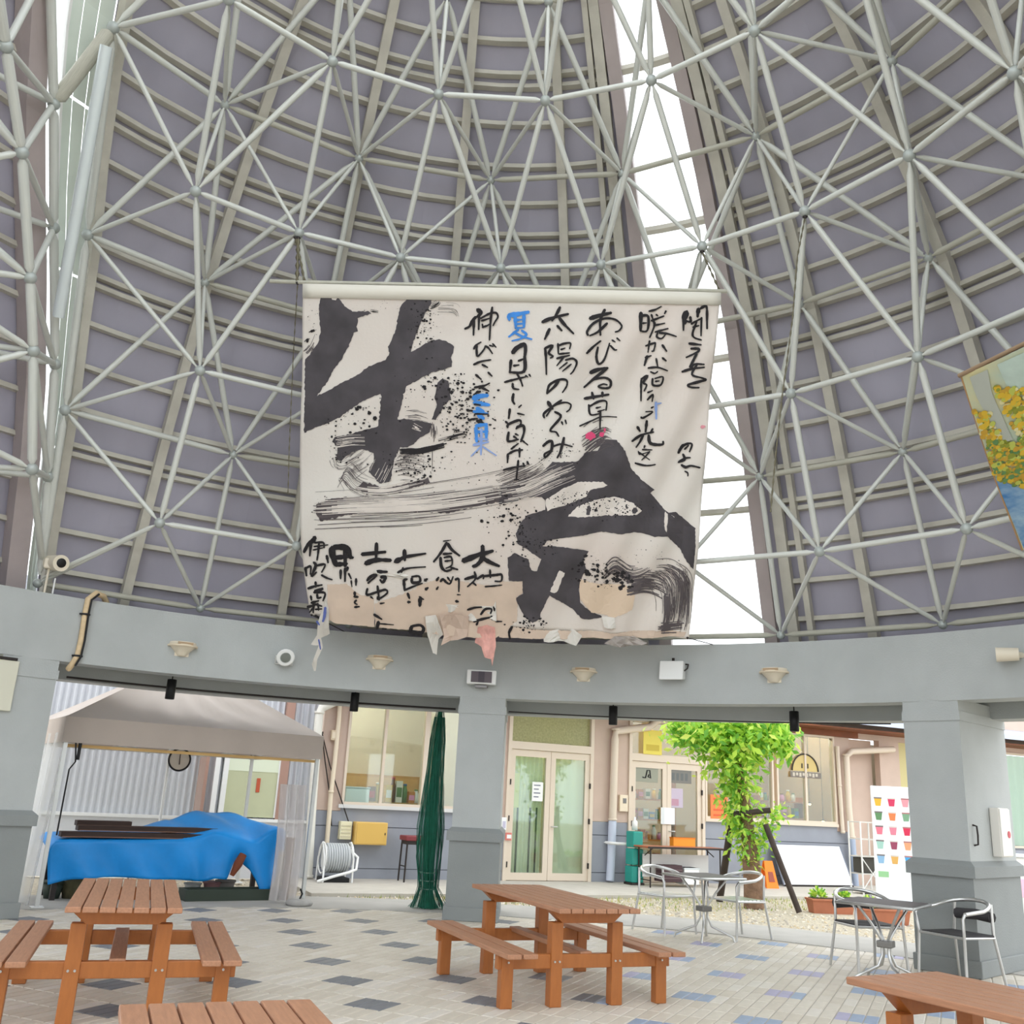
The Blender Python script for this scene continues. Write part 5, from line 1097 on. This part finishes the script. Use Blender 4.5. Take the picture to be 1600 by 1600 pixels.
# splashes and dry brush streaks
def specks(name, spots, m_, seed, off=.0145):
    r_ = random.Random(seed); mb = MB()
    for (x, y, sx, sy, n_, s0, s1) in spots:
        for _ in range(n_):
            cx_, cy_ = r_.gauss(x, sx), r_.gauss(y, sy); s = s0 + (s1 - s0) * r_.random() ** 2.5; a0 = r_.uniform(0, 6.28); e = r_.uniform(.5, 1)
            if not (lerp_tab(LEDGE, cy_) + 3 < cx_ < lerp_tab(REDGE, cy_) - 3): continue
            mb.add([b3(*buv(cx_ + s * cos(a0 + 2 * pi * k / 6) * r_.uniform(.7, 1.2), cy_ + s * e * sin(a0 + 2 * pi * k / 6)), off) for k in range(6)], [(0, 1, 2, 3, 4, 5)])
    o_ = mb.build(name, m_, ban); o_['kind'] = 'stuff'; return o_
specks('ink_splashes', [(660, 500, 10, 22, 70, .5, 2.4), (665, 520, 10, 18, 60, .4, 2.8), (700, 600, 18, 10, 70, .5, 3.6), (715, 640, 22, 18, 120, .4, 2.6), (735, 610, 14, 8, 50, .5, 4), (720, 670, 24, 14, 110, .4, 2.6), (745, 650, 12, 14, 50, .6, 4), (640, 615, 18, 18, 50, .3, 1.6), (560, 660, 26, 10, 60, .4, 2.6), (570, 640, 10, 6, 14, 1, 4), (640, 722, 30, 8, 120, .4, 2), (660, 735, 14, 12, 60, .4, 3), (525, 700, 8, 14, 40, .5, 2.2), (770, 740, 40, 30, 60, .3, 1.4), (815, 830, 14, 26, 150, .4, 2.4), (780, 800, 18, 16, 60, .4, 3.6), (850, 850, 12, 10, 60, .4, 2), (900, 780, 24, 8, 150, .4, 1.6), (960, 795, 26, 8, 170, .4, 1.8), (850, 715, 8, 6, 26, .4, 1.2), (885, 705, 10, 7, 50, .4, 1.6), (930, 890, 16, 10, 90, .5, 4), (960, 905, 16, 8, 90, .5, 4.5), (830, 975, 14, 6, 70, .5, 2.4), (1000, 870, 30, 14, 50, .3, 1.2), (600, 480, 40, 8, 50, .2, .8), (490, 500, 8, 20, 20, .3, 1.2), (640, 760, 40, 20, 40, .3, 1.), (800, 690, 30, 25, 60, .3, 1.), (520, 800, 25, 15, 30, .3, 1.2)], INK, 5)
def streaks(name, defs, m_, seed, off=.0130):
    r_ = random.Random(seed); mb = MB()
    for (path, n_, spread, wd) in defs:
        for _ in range(n_):
            d0 = r_.gauss(0, spread); d1 = d0 + r_.gauss(0, spread * .25); t0 = r_.uniform(0, .5); t1 = r_.uniform(.5, 1); P = smooth(path, 6); i0, i1 = int(t0 * (len(P) - 1)), int(t1 * (len(P) - 1))
            if i1 - i0 < 2: continue
            a_, b_ = V(P[i0]), V(P[i1]); nn = (b_ - a_); nn = V((-nn.y, nn.x)).normalized(); k = i1 - i0
            ribbon(mb, [tuple(V(P[i0 + j]) + nn * (d0 + (d1 - d0) * j / k)) for j in range(0, k + 1, 2)], wd * r_.uniform(.5, 1.3), off + r_.uniform(0, .001), r_)
    o_ = mb.build(name, m_, ban); o_['kind'] = 'stuff'; return o_
streaks('dry_brush_streaks', [(cp(D3, '180,430 400,420 700,410 1000,390 1300,350 1600,300'), 70, 14, .9), (cp(D3, '420,140 500,90 600,20'), 34, 9, .6), (cp(D3, '370,220 420,160 500,240 640,290'), 30, 10, .6), (cp(D3, '760,110 860,100 1010,140'), 40, 12, .6), (cp(D3, '330,60 360,110 450,90'), 16, 6, .6), (cp(C8, '840,1050 930,1045 1030,1070'), 14, 4, .5), (cp(C8, '60,560 100,510 150,400'), 10, 5, 1.2), (cp(D2, '0,260 200,180 330,110'), 40, 9, .9), (cp(C7, '1180,240 1320,260 1400,360 1400,560 1380,740'), 60, 13, 1.0), (cp(C7, '1430,240 1450,400 1440,600 1400,760'), 30, 7, .9), (cp(C7, '820,300 900,230 1010,300 1100,290 1200,240'), 44, 8, 1.3), (cp(C7, '1000,380 1120,350 1250,380 1330,420'), 34, 6, 2.0), (cp(C7, '1320,440 1320,600 1300,700'), 30, 4, 2.0), (cp(C7, '1240,700 1340,700 1460,690'), 20, 4, 2.2), (cp(C4, '60,800 200,700 330,640 420,680'), 40, 9, 1.4), (cp(C8, '1060,1090 1070,1180 1060,1260'), 12, 3, 1.0)], INKG, 8)
streaks('pale_dry_streaks', [(cp(D3, '190,440 400,425 700,415 1000,400 1300,360 1600,310'), 90, 7, 1.0), (cp(D3, '480,290 700,305 1000,240'), 24, 4, .9), (cp(D2, '0,330 200,290 400,200 560,140'), 46, 8, .8), (cp(C8, '300,1260 420,1240 560,1240'), 16, 5, .8), (cp(C8, '640,1560 680,1480 720,1400'), 10, 8, .7), (cp(C8, '900,1130 1000,1170'), 10, 5, 1.0)], PATCH, 12, .0142)
streaks('ink_whiskers', [(cp(C8, '800,1330 930,1330 1040,1310 1180,1270'), 24, 2.2, 2.6), (cp(C8, '1100,1250 1250,1210 1350,1190'), 16, 3, 1.0), (cp(C8, '70,400 160,370'), 6, 1, 1.6), (cp(C8, '60,480 95,440'), 6, 1.5, 1.8), (cp(C8, '1200,880 1240,820'), 5, 1, 1.2), (cp(C8, '1020,200 1090,170 1110,130'), 10, 4, .8), (cp(C8, '1050,1280 1050,1580'), 2, .4, .8), (cp(C8, '570,230 660,245'), 5, 1.5, .7), (cp(C8, '1100,210 1230,225 1260,300'), 8, 6, .5), (cp(C8, '1520,1070 1570,1100'), 2, .6, 1.6)], INK, 9)
# lettering, traced stroke by stroke
G = [(C1, '44 250,110 290,150 250,200;30 230,200 180,260 150,320 90,350;26 205,240 200,430;26 270,180 265,360;22 290,220 400,160 480,150 505,200 470,260 445,310;20 300,250 410,215;20 310,330 370,310 400,290;24 435,80 415,240 400,490;18 310,290 320,340'),
 (C1, '22 205,600 240,550 295,515;22 245,560 240,620 255,690 330,610 350,560;20 350,565 390,590 440,660;18 400,555 450,570;18 440,535 485,580'),
 (C1, '24 205,795 300,755 420,735;22 310,795 380,830'), (C1, '24 230,920 300,980'), (C1, '22 385,890 435,940'), (C1, '24 215,1080 330,1060 405,1025;24 300,1080 395,1125;30 240,1140 290,1130'),
 (C1, '44 690,650 740,590 830,545 850,600 840,700;34 840,690 830,880 650,890;30 670,740 655,885;22 700,810 770,800;22 760,750 840,720'),
 (C1, '24 590,1015 700,985 860,945;24 745,910 790,990 815,1065;24 690,1030 700,1090 770,1105;18 850,930 880,950;18 895,915 915,945'),
 (C1, '34 1060,265 1180,215 1385,165;30 1280,80 1230,180 1180,250;30 1150,350 1090,480;30 1270,210 1340,300 1450,410;26 1245,310 1305,375'),
 (C1, '26 1095,590 1105,700 1110,920;26 1095,590 1185,560 1140,650 1190,690 1160,715;22 1255,535 1260,660;22 1260,560 1330,535 1410,530 1400,600;18 1290,610 1345,590;20 1265,665 1400,650;22 1240,720 1400,680;20 1330,700 1240,810;22 1350,740 1440,720 1490,770 1450,870 1410,915;18 1370,770 1270,850;18 1420,790 1310,880'),
 (C1, '28 1270,980 1220,1060 1115,1160;24 1120,1150 1150,1050 1270,985 1360,990 1365,1060 1310,1145'),
 (C2, '28 700,120 690,200 715,250'), (C2, '26 655,310 640,430;18 765,290 800,260;18 750,365 835,385'),
 (C2, '22 600,465 640,500;26 625,540 640,500 770,450 790,500 730,560;28 640,600 635,710 760,690;28 740,540 820,520 830,600 790,720;18 720,620 760,640;22 700,650 740,680;18 790,690 880,760'),
 (C2, '24 630,870 625,980;24 640,870 720,830 815,820;20 670,810 760,740;22 775,800 775,910'), (C2, '20 575,1070 720,1035 850,1015;22 760,950 750,1060 735,1190;18 820,980 840,1025;18 870,960 895,1000;14 710,1190 770,1190'),
 (C2, '34 1130,220 1160,270 1190,310;22 1300,200 1200,270 1110,400;22 1085,420 1078,370 1160,300 1240,250 1350,230 1415,260 1400,320 1360,350'),
 (C2, '24 1215,345 1290,410 1160,570 1230,600 1265,655;18 1300,470 1315,510;18 1345,450 1360,500'), (C2, '28 1070,770 1130,720 1180,720 1170,830 1100,910 1090,870 1160,830;20 1190,780 1300,750 1435,780;26 1330,670 1290,830 1245,920'),
 (C3, '40 135,220 250,185 400,150;30 320,110 265,240 265,430;24 110,430 100,380 180,280 320,220 450,235 530,310 500,370 450,390;26 350,280 230,390 130,435'),
 (C3, '26 95,655 180,570 270,500;24 235,580 215,700 245,790 310,740 360,600 380,530;20 390,560 440,610 470,610;18 410,490 450,515;18 470,465 510,500'),
 (C3, '40 140,900 240,860 355,840;30 340,850 180,980 60,1085;24 160,990 310,960 390,1000 380,1080 290,1090 240,1070 300,1040 350,1050'),
 (C3, '40 770,150 765,370;26 760,190 860,195 850,370 760,375;20 790,280 840,275;20 870,130 950,110 1025,70;20 900,170 920,230;18 960,170 985,190;18 1085,125 1065,165;22 900,250 1060,190;24 925,250 940,310 880,460;20 930,310 1070,280;20 950,390 1110,345;20 980,400 970,450 1030,470 1090,400;22 1000,400 1100,410 1210,445'),
 (C3, '20 830,565 930,530 950,540 930,620 905,630;20 880,500 870,570 860,645;22 1035,550 1090,630'), (C3, '20 825,710 900,685;26 850,690 815,810;22 1035,710 1085,750;18 960,720 980,830;20 860,840 980,830 1105,875;18 890,885 940,905 980,880'),
 (C3, '24 775,980 850,935 800,1020 840,1050 810,1125;22 775,990 772,1100 770,1250;22 915,970 920,1050 1020,1050 1045,950 940,970;18 950,1005 1000,1000;18 850,1145 915,1120;22 850,1235 920,1170 910,1260'),
 (C3, '60 1340,140 1310,220 1320,280;24 1300,220 1300,370;26 1385,200 1390,260 1330,250;40 1490,100 1480,200;26 1510,100 1590,70 1600,200;22 1400,290 1450,260 1530,220;22 1470,260 1420,400 1440,460 1530,490;20 1420,330 1500,310;22 1530,210 1525,440;26 1600,120 1600,350'),
 (C3, '26 1375,535 1525,550'), (C3, '26 1400,600 1490,600 1480,640 1340,710;26 1470,660 1390,830 1450,790 1560,795'), (C3, '24 1290,890 1410,850 1565,830;22 1470,800 1410,920 1520,960 1590,980;26 1590,990 1500,1010 1360,1050 1400,1080 1500,1085'),
 (C4, '30 65,185 250,150 370,130;26 160,105 180,190;26 290,100 290,160;22 120,260 140,380 250,370;22 130,280 250,215 340,220 335,330;18 210,300 270,285;16 230,345 320,320;16 5,525 150,460 280,410 470,415;22 265,340 260,560'),
 (C4, '18 900,300 930,285;20 770,410 800,420 920,350 830,345'), (C4, '28 845,460 830,600;26 725,530 760,590;22 920,560 890,610;26 660,710 770,640 930,600;24 800,640 760,720 710,790;30 870,640 890,740 1030,750 1045,710'),
 (C4, '18 790,820 910,820;18 820,770 810,800;16 880,840 830,900 780,950;16 740,850 800,890 880,945;14 740,840 760,880 860,850'), (C4, '20 700,990 780,1010 860,1015 950,1000'),
 (C4, '26 1300,760 1250,840 1240,870;24 1245,865 1310,770 1410,750 1380,850;20 1320,820 1370,770'), (C4, '24 1300,880 1320,950 1240,985;22 1245,980 1330,930 1390,920;26 1280,1015 1330,1040 1400,1020 1510,1045'), (C4, '16 1320,1090 1355,1110 1355,1150'),
 (C5, '40 195,70 170,110 110,160 60,250;26 145,140 130,290;20 190,135 290,130 300,190;16 180,180 345,155;16 170,220 290,190;22 240,140 230,240 215,335'),
 (C5, '26 75,425 90,520;22 85,430 140,410 135,500;26 175,360 200,400 150,520 210,470;20 200,400 310,380 270,470;20 270,500 330,530 395,550'),
 (C5, '22 200,580 205,640;22 110,660 190,630 280,610;20 190,680 290,650 250,680;22 145,740 155,790;22 180,700 310,700 290,790;22 220,720 230,760 270,750'),
 (C5, '22 150,820 240,790;24 105,870 200,840;24 180,810 175,930;18 170,880 130,930;20 200,830 280,850;18 230,820 240,900;16 200,890 280,880;24 200,960 240,980'),
 (C5, '60 390,190 400,290 440,390;50 410,180 560,190 600,290;40 540,190 540,400;40 430,300 590,290;40 430,380 560,370;26 330,280 345,360;24 630,300 590,310;24 490,440 490,540;24 540,420 540,570;24 570,410 560,450;18 580,480 610,540;14 610,560 620,630;22 665,540 665,615'),
 (C5, '36 730,265 870,250 1000,235;34 895,140 890,320;44 770,370 890,330 1060,330'), (C5, '26 790,560 840,510 900,500 800,590;30 950,520 1000,520 970,580 940,550;30 900,460 1020,460'), (C5, '22 795,650 790,720 900,690 1000,660 1020,700 920,770 910,740;22 910,620 930,780;16 830,740 860,765'),
 (C5, '44 1110,345 1220,290;28 1220,290 1455,255;36 1215,215 1220,330;20 1140,465 1250,420 1455,405;18 1200,410 1180,480'), (C5, '26 1210,550 1220,670;24 1210,550 1250,540;26 1300,530 1310,580 1390,570 1380,510 1300,515;20 1230,660 1330,620 1420,590'),
 (C5, '24 650,690 655,750;20 690,745 640,740;18 670,780 650,810 680,830;20 650,860 705,855'), (C5, '24 870,945 960,1000;34 920,1030 900,1110;14 930,1050 1095,1060;18 960,1110 1010,1110;16 940,820 990,810'), (C5, '34 1300,1080 1290,1140 1400,1160 1430,1110 1390,1070 1300,1080'),
 (C6, '26 640,130 570,250 490,350;28 650,140 700,210 790,275;22 600,260 700,250;26 570,300 580,400 630,450 700,430;18 610,300 690,290 700,380 630,420;18 620,340 690,330;22 690,410 770,430;12 600,115 690,100'),
 (C6, '22 525,560 550,520;22 570,570 600,545 640,580 680,590 715,510;20 650,520 680,560'), (C6, '22 740,545 780,540 780,680;12 760,715 800,715;26 745,790 775,795;20 525,660 545,630'),
 (C6, '50 830,330 930,290 1050,240;40 1050,160 1050,290 990,370 940,390;36 1050,250 1170,215;36 1060,300 1150,350 1240,390'), (C6, '26 850,535 960,500 980,490;20 960,450 970,530 880,620;20 940,570 980,605;22 990,530 1060,490 1060,530;22 1060,500 1200,490 1265,490 1260,560 1190,560;20 1135,430 1140,520;16 1080,620 1180,615 1270,605'),
 (C6, '28 390,560 420,540;26 400,660 430,640;24 200,700 220,760;24 200,800 230,800;36 340,760 335,850;16 330,740 380,775'), (C6, '20 880,885 960,860 1040,855;22 1030,940 1080,880 1150,880 1140,930;24 950,1020 1060,990 1160,970;20 980,1060 1000,1020;22 1150,960 1160,1000;20 1180,850 1185,900;16 1200,1020 1270,1022'), (C6, '24 1385,1085 1350,1150 1360,1220')]
for c_, s in G: glyph(c_, s)
glyph(C1, '46 640,180 760,165 890,140;40 640,190 650,240;34 720,200 730,330;34 830,180 830,330;22 740,240 810,235;22 740,290 820,285;20 720,340 830,335;26 760,360 640,450;24 800,370 860,420 800,470 680,500;24 700,390 820,450 930,480', INKBL)
glyph(C2, '50 200,180 280,150 380,140;44 210,230 400,260;40 240,300 330,340;30 200,340 380,370;44 260,380 330,430;36 230,520 370,500;34 230,540 240,720;34 360,520 360,700;30 220,600 380,590', INKBL)
glyph(C2, '30 220,680 380,690;26 200,760 390,720;24 300,560 295,880;16 290,780 170,900;16 320,780 490,890', INKPB)
glyph(C4, '26 960,230 965,440;16 980,250 1030,240', INKPB); glyph(C2, '20 210,250 290,260;18 220,370 390,375;24 120,330 190,330;22 170,440 250,430', INK, 'ink_dash')
glyph(C4, '60 100,660 150,630 190,660;40 140,690 150,610;50 270,640 300,620;20 320,560 320,600', INKP, 'pink_blot'); glyph(C4, '30 1530,540 1570,530', mat('ink_faint_pink', (222, 150, 160), .8), 'pink_blot')
# bare backing where the painted layer has torn away
for k, (c_, s) in enumerate(((C5, '340,605 560,600 700,720 870,760 870,1095 440,1050 340,1000'), (C5, '880,820 1200,710 1455,600 1455,1140 880,1095'), (C6, '300,620 560,540 800,560 1200,620 1440,590 1440,1020 1200,1210 560,1190 300,1130'), (C7, '0,340 190,340 180,440 120,470 0,480'), (C7, '0,690 340,720 900,740 1180,720 1460,740 1440,775 500,790 0,780'))):
    flat_poly('torn_backing', cp(c_, s), TANP, .0075 + .0003 * k, .4, 40 + k)
flat_poly('torn_backing', cp(C7, '630,330 760,360 990,370 1060,450 1040,560 900,620 720,590 630,480'), mat('pale_backing', (222, 200, 176), .85), .0125, .4, 46)
# hanging scraps
def scrap(name, c_, s, m_, seed, off=.03):
    P = cp(c_, s); y0 = min(p[1] for p in P); y1 = max(p[1] for p in P); r_ = random.Random(seed); uv = [buv(*p) for p in P]
    bm = bmesh.new(); f = bm.faces.new([bm.verts.new((u, v, 0)) for u, v in uv]); bm.normal_update(); bmesh.ops.triangulate(bm, faces=[f], quad_method='BEAUTY', ngon_method='EAR_CLIP'); bmesh.ops.subdivide_edges(bm, edges=bm.edges[:], cuts=2, use_grid_fill=True)
    v0 = min(v for _, v in uv); v1 = max(v for _, v in uv)
    for q in bm.verts: q.co = b3(q.co.x, q.co.y, off + .05 * (q.co.y - v0) / (v1 - v0) * sin(q.co.x * 22 + seed) + .02 * sin(q.co.y * 14 + seed))
    me = bpy.data.meshes.new(name); bm.to_mesh(me); bm.free(); me.materials.append(m_); o_ = link(name, me, ban); q = o_.modifiers.new('thick', 'SOLIDIFY'); q.thickness = .004; return o_
SCR = mat('scrap_white', (230, 226, 218), .85, 0, .05, 6, translucent=.15)
scrap('hanging_scrap', C5, '320,770 360,900 370,1160 330,1190 260,1220 280,1330 230,1450 210,1580 190,1580 170,1500 240,1300 150,1290 220,1180 240,1020 280,900', SCR, 1)
scrap('hanging_scrap', C6, '400,960 520,950 600,1170 540,1240 525,1410 480,1390 420,1180', SCR, 2); scrap('hanging_scrap', C6, '1000,1080 1100,1050 1190,1080 1200,1300 1180,1400 1160,1510 1150,1420 1080,1400 1040,1300 960,1260', mat('scrap_pink', (224, 168, 158), .85, 0, .2, 9), 3)
scrap('hanging_scrap', C6, '560,940 740,930 900,950 870,1190 580,1280 610,1190', mat('scrap_tan', (206, 184, 168), .85), 4); scrap('hanging_scrap', C7, '340,740 560,700 650,770 600,830 460,800 350,810', SCR, 5, .015); scrap('hanging_scrap', C7, '820,820 900,760 1050,770 1160,810 1000,850', mat('scrap_grey', (176, 168, 162), .85, 0, .25, 8), 6, .015)
scrap('hanging_scrap', C6, '540,830 690,830 1170,850 1200,780 1210,1010 800,1010 770,880 690,920 540,930', SCR, 7, .008); scrap('hanging_scrap', C5, '690,370 800,430 1100,470 1440,440 1280,530 1060,510 780,470', SCR, 8, .008); scrap('hanging_scrap', C7, '800,620 900,620 910,700 820,690', SCR, 9, .012)
glyph(C5, '26 330,850 320,950 300,1010;20 230,1010 260,1050;16 250,1220 270,1330', mat('scrap_blue', (96, 110, 176), .8), 'blue_blot')
for o_ in ban.children:
    if o_.name.startswith('blue_blot'): o_.location = BN * .05
# top hem and its pole
hm = MB().grid(lambda u, v: b3(*buv(*[a + (b - a) * u for a, b in ((472, 1127), (443 + 22 * v, 457 + 20 * v))]), .012), 40, 2).build('top_hem', mat('hem_cloth', (226, 222, 210), .85), ban); q = hm.modifiers.new('thick', 'SOLIDIFY'); q.thickness = .008
u0 = buv(418, 441)[0]; MB().tube([b3(u0, -.02), b3(0, -.015), b3(4.75, -.015), b3(4.82, -.015)], .024, 10).build('hanging_pole', STEEL_D, ban)
# chains and cords
def chain(label, pts, r=.012):
    t_ = thing('chain', label, 'chain', pts[0], group='chains and cords of the banner'); P = []
    for a_, b_ in zip(pts, pts[1:]):
        k = max(2, int((b_ - a_).length / .05)); P += [a_.lerp(b_, j / k) - pts[0] for j in range(k)]
    P.append(pts[-1] - pts[0]); MB().tube(P, [r * (1.35 if j % 2 else .55) for j in range(len(P))], 6).build('links', mat('chain_steel', (110, 104, 84), .5, .5), t_); MB().lathe([(.0, -.03), (.03, 0), (.0, .03)], 8).build('hook', DARK, t_)
def toW(x, y): return BTL + b3(*buv(x, y))
nl = min((p for _, p in ND['I2']), key=lambda p: (p - at_dist(469, 364, p.xy.length)).length); nr = min((p for _, p in ND['I2']), key=lambda p: (p - at_dist(1097, 386, p.xy.length)).length)
chain('chain knotted from the frame node to the near end of the banner pole', [nl - V((0, 0, .07)), toW(462, 440)], .02)
chain('second strand of chain beside the knotted banner chain', [nl - V((.03, 0, .07)), toW(474, 438)], .014)
chain('short chain from the frame to the banner pole by the bright slit', [nr - V((0, 0, .07)), toW(1124, 452)], .012)
chain('long thin cord trailing down beside the banner edge', [toW(463, 442), at_dist(458, 560, 10.6), at_dist(452, 700, 10.9), at_dist(450, 770, 11.0)], .006)
n3 = min((p for _, p in ND['I2']), key=lambda p: (p - at_dist(1255, 330, p.xy.length)).length)
chain('long chain hanging from the frame node right of the bright slit', [n3 - V((0, 0, .07)), at_dist(1246, 400, n3.xy.length - .05), at_dist(1238, 500, n3.xy.length), at_dist(1222, 620, n3.xy.length), at_dist(1210, 730, n3.xy.length), at_dist(1204, 800, n3.xy.length)], .008)

# ================================================================ PAINTED BANNER AT THE RIGHT
def rh(x, y, R_): return ring_hit(x, y, R_)
ATL = rh(1503, 587, 4.66); ABL = rh(1597, 862, 6.35); ATR0 = at_z(1600, 540, ATL.z); AU = (ATR0 - ATL).normalized(); AV = ABL - ATL; AH = AV.length; AV.normalize(); AN = AU.cross(AV); AN = AN if AN.dot(EYEP - ATL) > 0 else -AN
art = thing('painted_banner', 'hanging painting of a yellow green riverside landscape with blue water', 'banner', ATL); AW = 2.6
def a3(u, v, off=0.): return AU * u + AV * v + AN * (.03 * sin(3 * u + 2 * v) + off)
MB().grid(lambda u, v: a3(u * AW, v * AH), 24, 24).build('canvas', mat('canvas_pale', (226, 214, 158), .8, 0, 0, 3.2, col2=(186, 206, 190)), art)
MB().tube([a3(-.03, -.01), a3(AW * .5, -.01), a3(AW + .03, -.01)], .02, 8).build('top_batten', mat('batten_wood', (150, 126, 100), .7), art); MB().tube([a3(-.01, 0), a3(-.01, AH * .5), a3(-.01, AH)], .008, 6).build('edge_hem', mat('hem_tan', (190, 150, 104), .8), art)
def auv(x, y):
    p = at_plane(x, y, ATL, AN) - ATL; c_ = AU.dot(AV); pu, pv = p.dot(AU), p.dot(AV); return (pu - c_ * pv) / (1 - c_ * c_), (pv - c_ * pu) / (1 - c_ * c_)
def apoly(name, px, m_, off):
    bm = bmesh.new(); f = bm.faces.new([bm.verts.new((*auv(x, y), 0)) for x, y in px]); bm.normal_update(); bmesh.ops.triangulate(bm, faces=[f], quad_method='BEAUTY', ngon_method='EAR_CLIP'); bmesh.ops.subdivide_edges(bm, edges=bm.edges[:], cuts=4, use_grid_fill=True)
    for q in bm.verts: q.co = a3(max(0., min(AW, q.co.x)), max(0., min(AH, q.co.y)), off)
    me = bpy.data.meshes.new(name); bm.to_mesh(me); bm.free(); me.materials.append(m_); link(name, me, art)
apoly('water_patch', [(1556, 744), (1572, 752), (1600, 766), (1640, 770), (1700, 768), (1700, 900), (1600, 864)], mat('paint_water', (66, 128, 190), .6, 0, 0, 5, col2=(176, 206, 224), stretch=(1, 1, 3)), .006)
apoly('grey_path', [(1516, 588), (1545, 574), (1552, 610), (1572, 655), (1584, 685), (1562, 690), (1546, 650), (1528, 618)], mat('paint_grey', (188, 194, 184), .8), .008)
apoly('blue_haze', [(1560, 566), (1600, 548), (1680, 512), (1690, 580), (1620, 610), (1584, 618)], mat('paint_haze', (196, 216, 206), .8, 0, .1, 6), .0065)
ra = random.Random(17); PNT = [mat('paint_yellow', (226, 190, 60), .8), mat('paint_olive', (150, 158, 60), .8), mat('paint_green', (104, 146, 90), .8), mat('paint_lime', (196, 204, 96), .8), mat('paint_ochre', (206, 164, 60), .8), mat('paint_pale', (228, 222, 170), .8)]
mb = MB()
for k in range(3600):
    x, y = ra.uniform(1508, 1760), ra.uniform(600, 770)
    left = 1522 + (y - 640) * .34 if y > 640 else 1530 + (640 - y) * .1
    if x < left or y > 748 + (x - 1556) * .3 or (y < 640 and not 1552 + (y - 600) * .4 < x): continue
    if 1528 + (y - 600) * .5 < x < 1556 + (y - 600) * .45 and y < 690: continue
    u, v = auv(x, y)
    if not (.02 < u < AW - .03 and .03 < v < AH - .03): continue
    s = ra.uniform(.014, .042); hi_ = y < 680
    mb.add([a3(u + s * cos(2 * pi * j / 7) * ra.uniform(.7, 1.1), v + s * .8 * sin(2 * pi * j / 7), .010 + .000003 * k) for j in range(7)], [tuple(range(7))], False, ra.choice((0, 4, 0, 1, 3, 5)) if hi_ else ra.choice((1, 2, 3, 0, 1, 4)))
o_ = mb.build('paint_dabs', PNT, art); o_['kind'] = 'stuff'
# bottom ties of both banners to the beam
for lab, p, q in (('thin cord tying the lower corner of the ink banner to the beam', BTL + b3(*buv(486, 962)), pol(-13.5, RB + .1, ZB1)), ('thin cord tying the other lower corner of the ink banner to the beam', BTL + b3(*buv(1074, 996)), pol(26, RB + .1, ZB1))):
    t_ = thing('tie_cord', lab, 'cord', p, group='cords tying the banner down'); MB().tube([V((0, 0, 0)), q - p], .006, 6).build('cord', DARK, t_); MB().lathe([(.0, -.02), (.02, 0), (.0, .02)], 8).build('knot', DARK, t_)
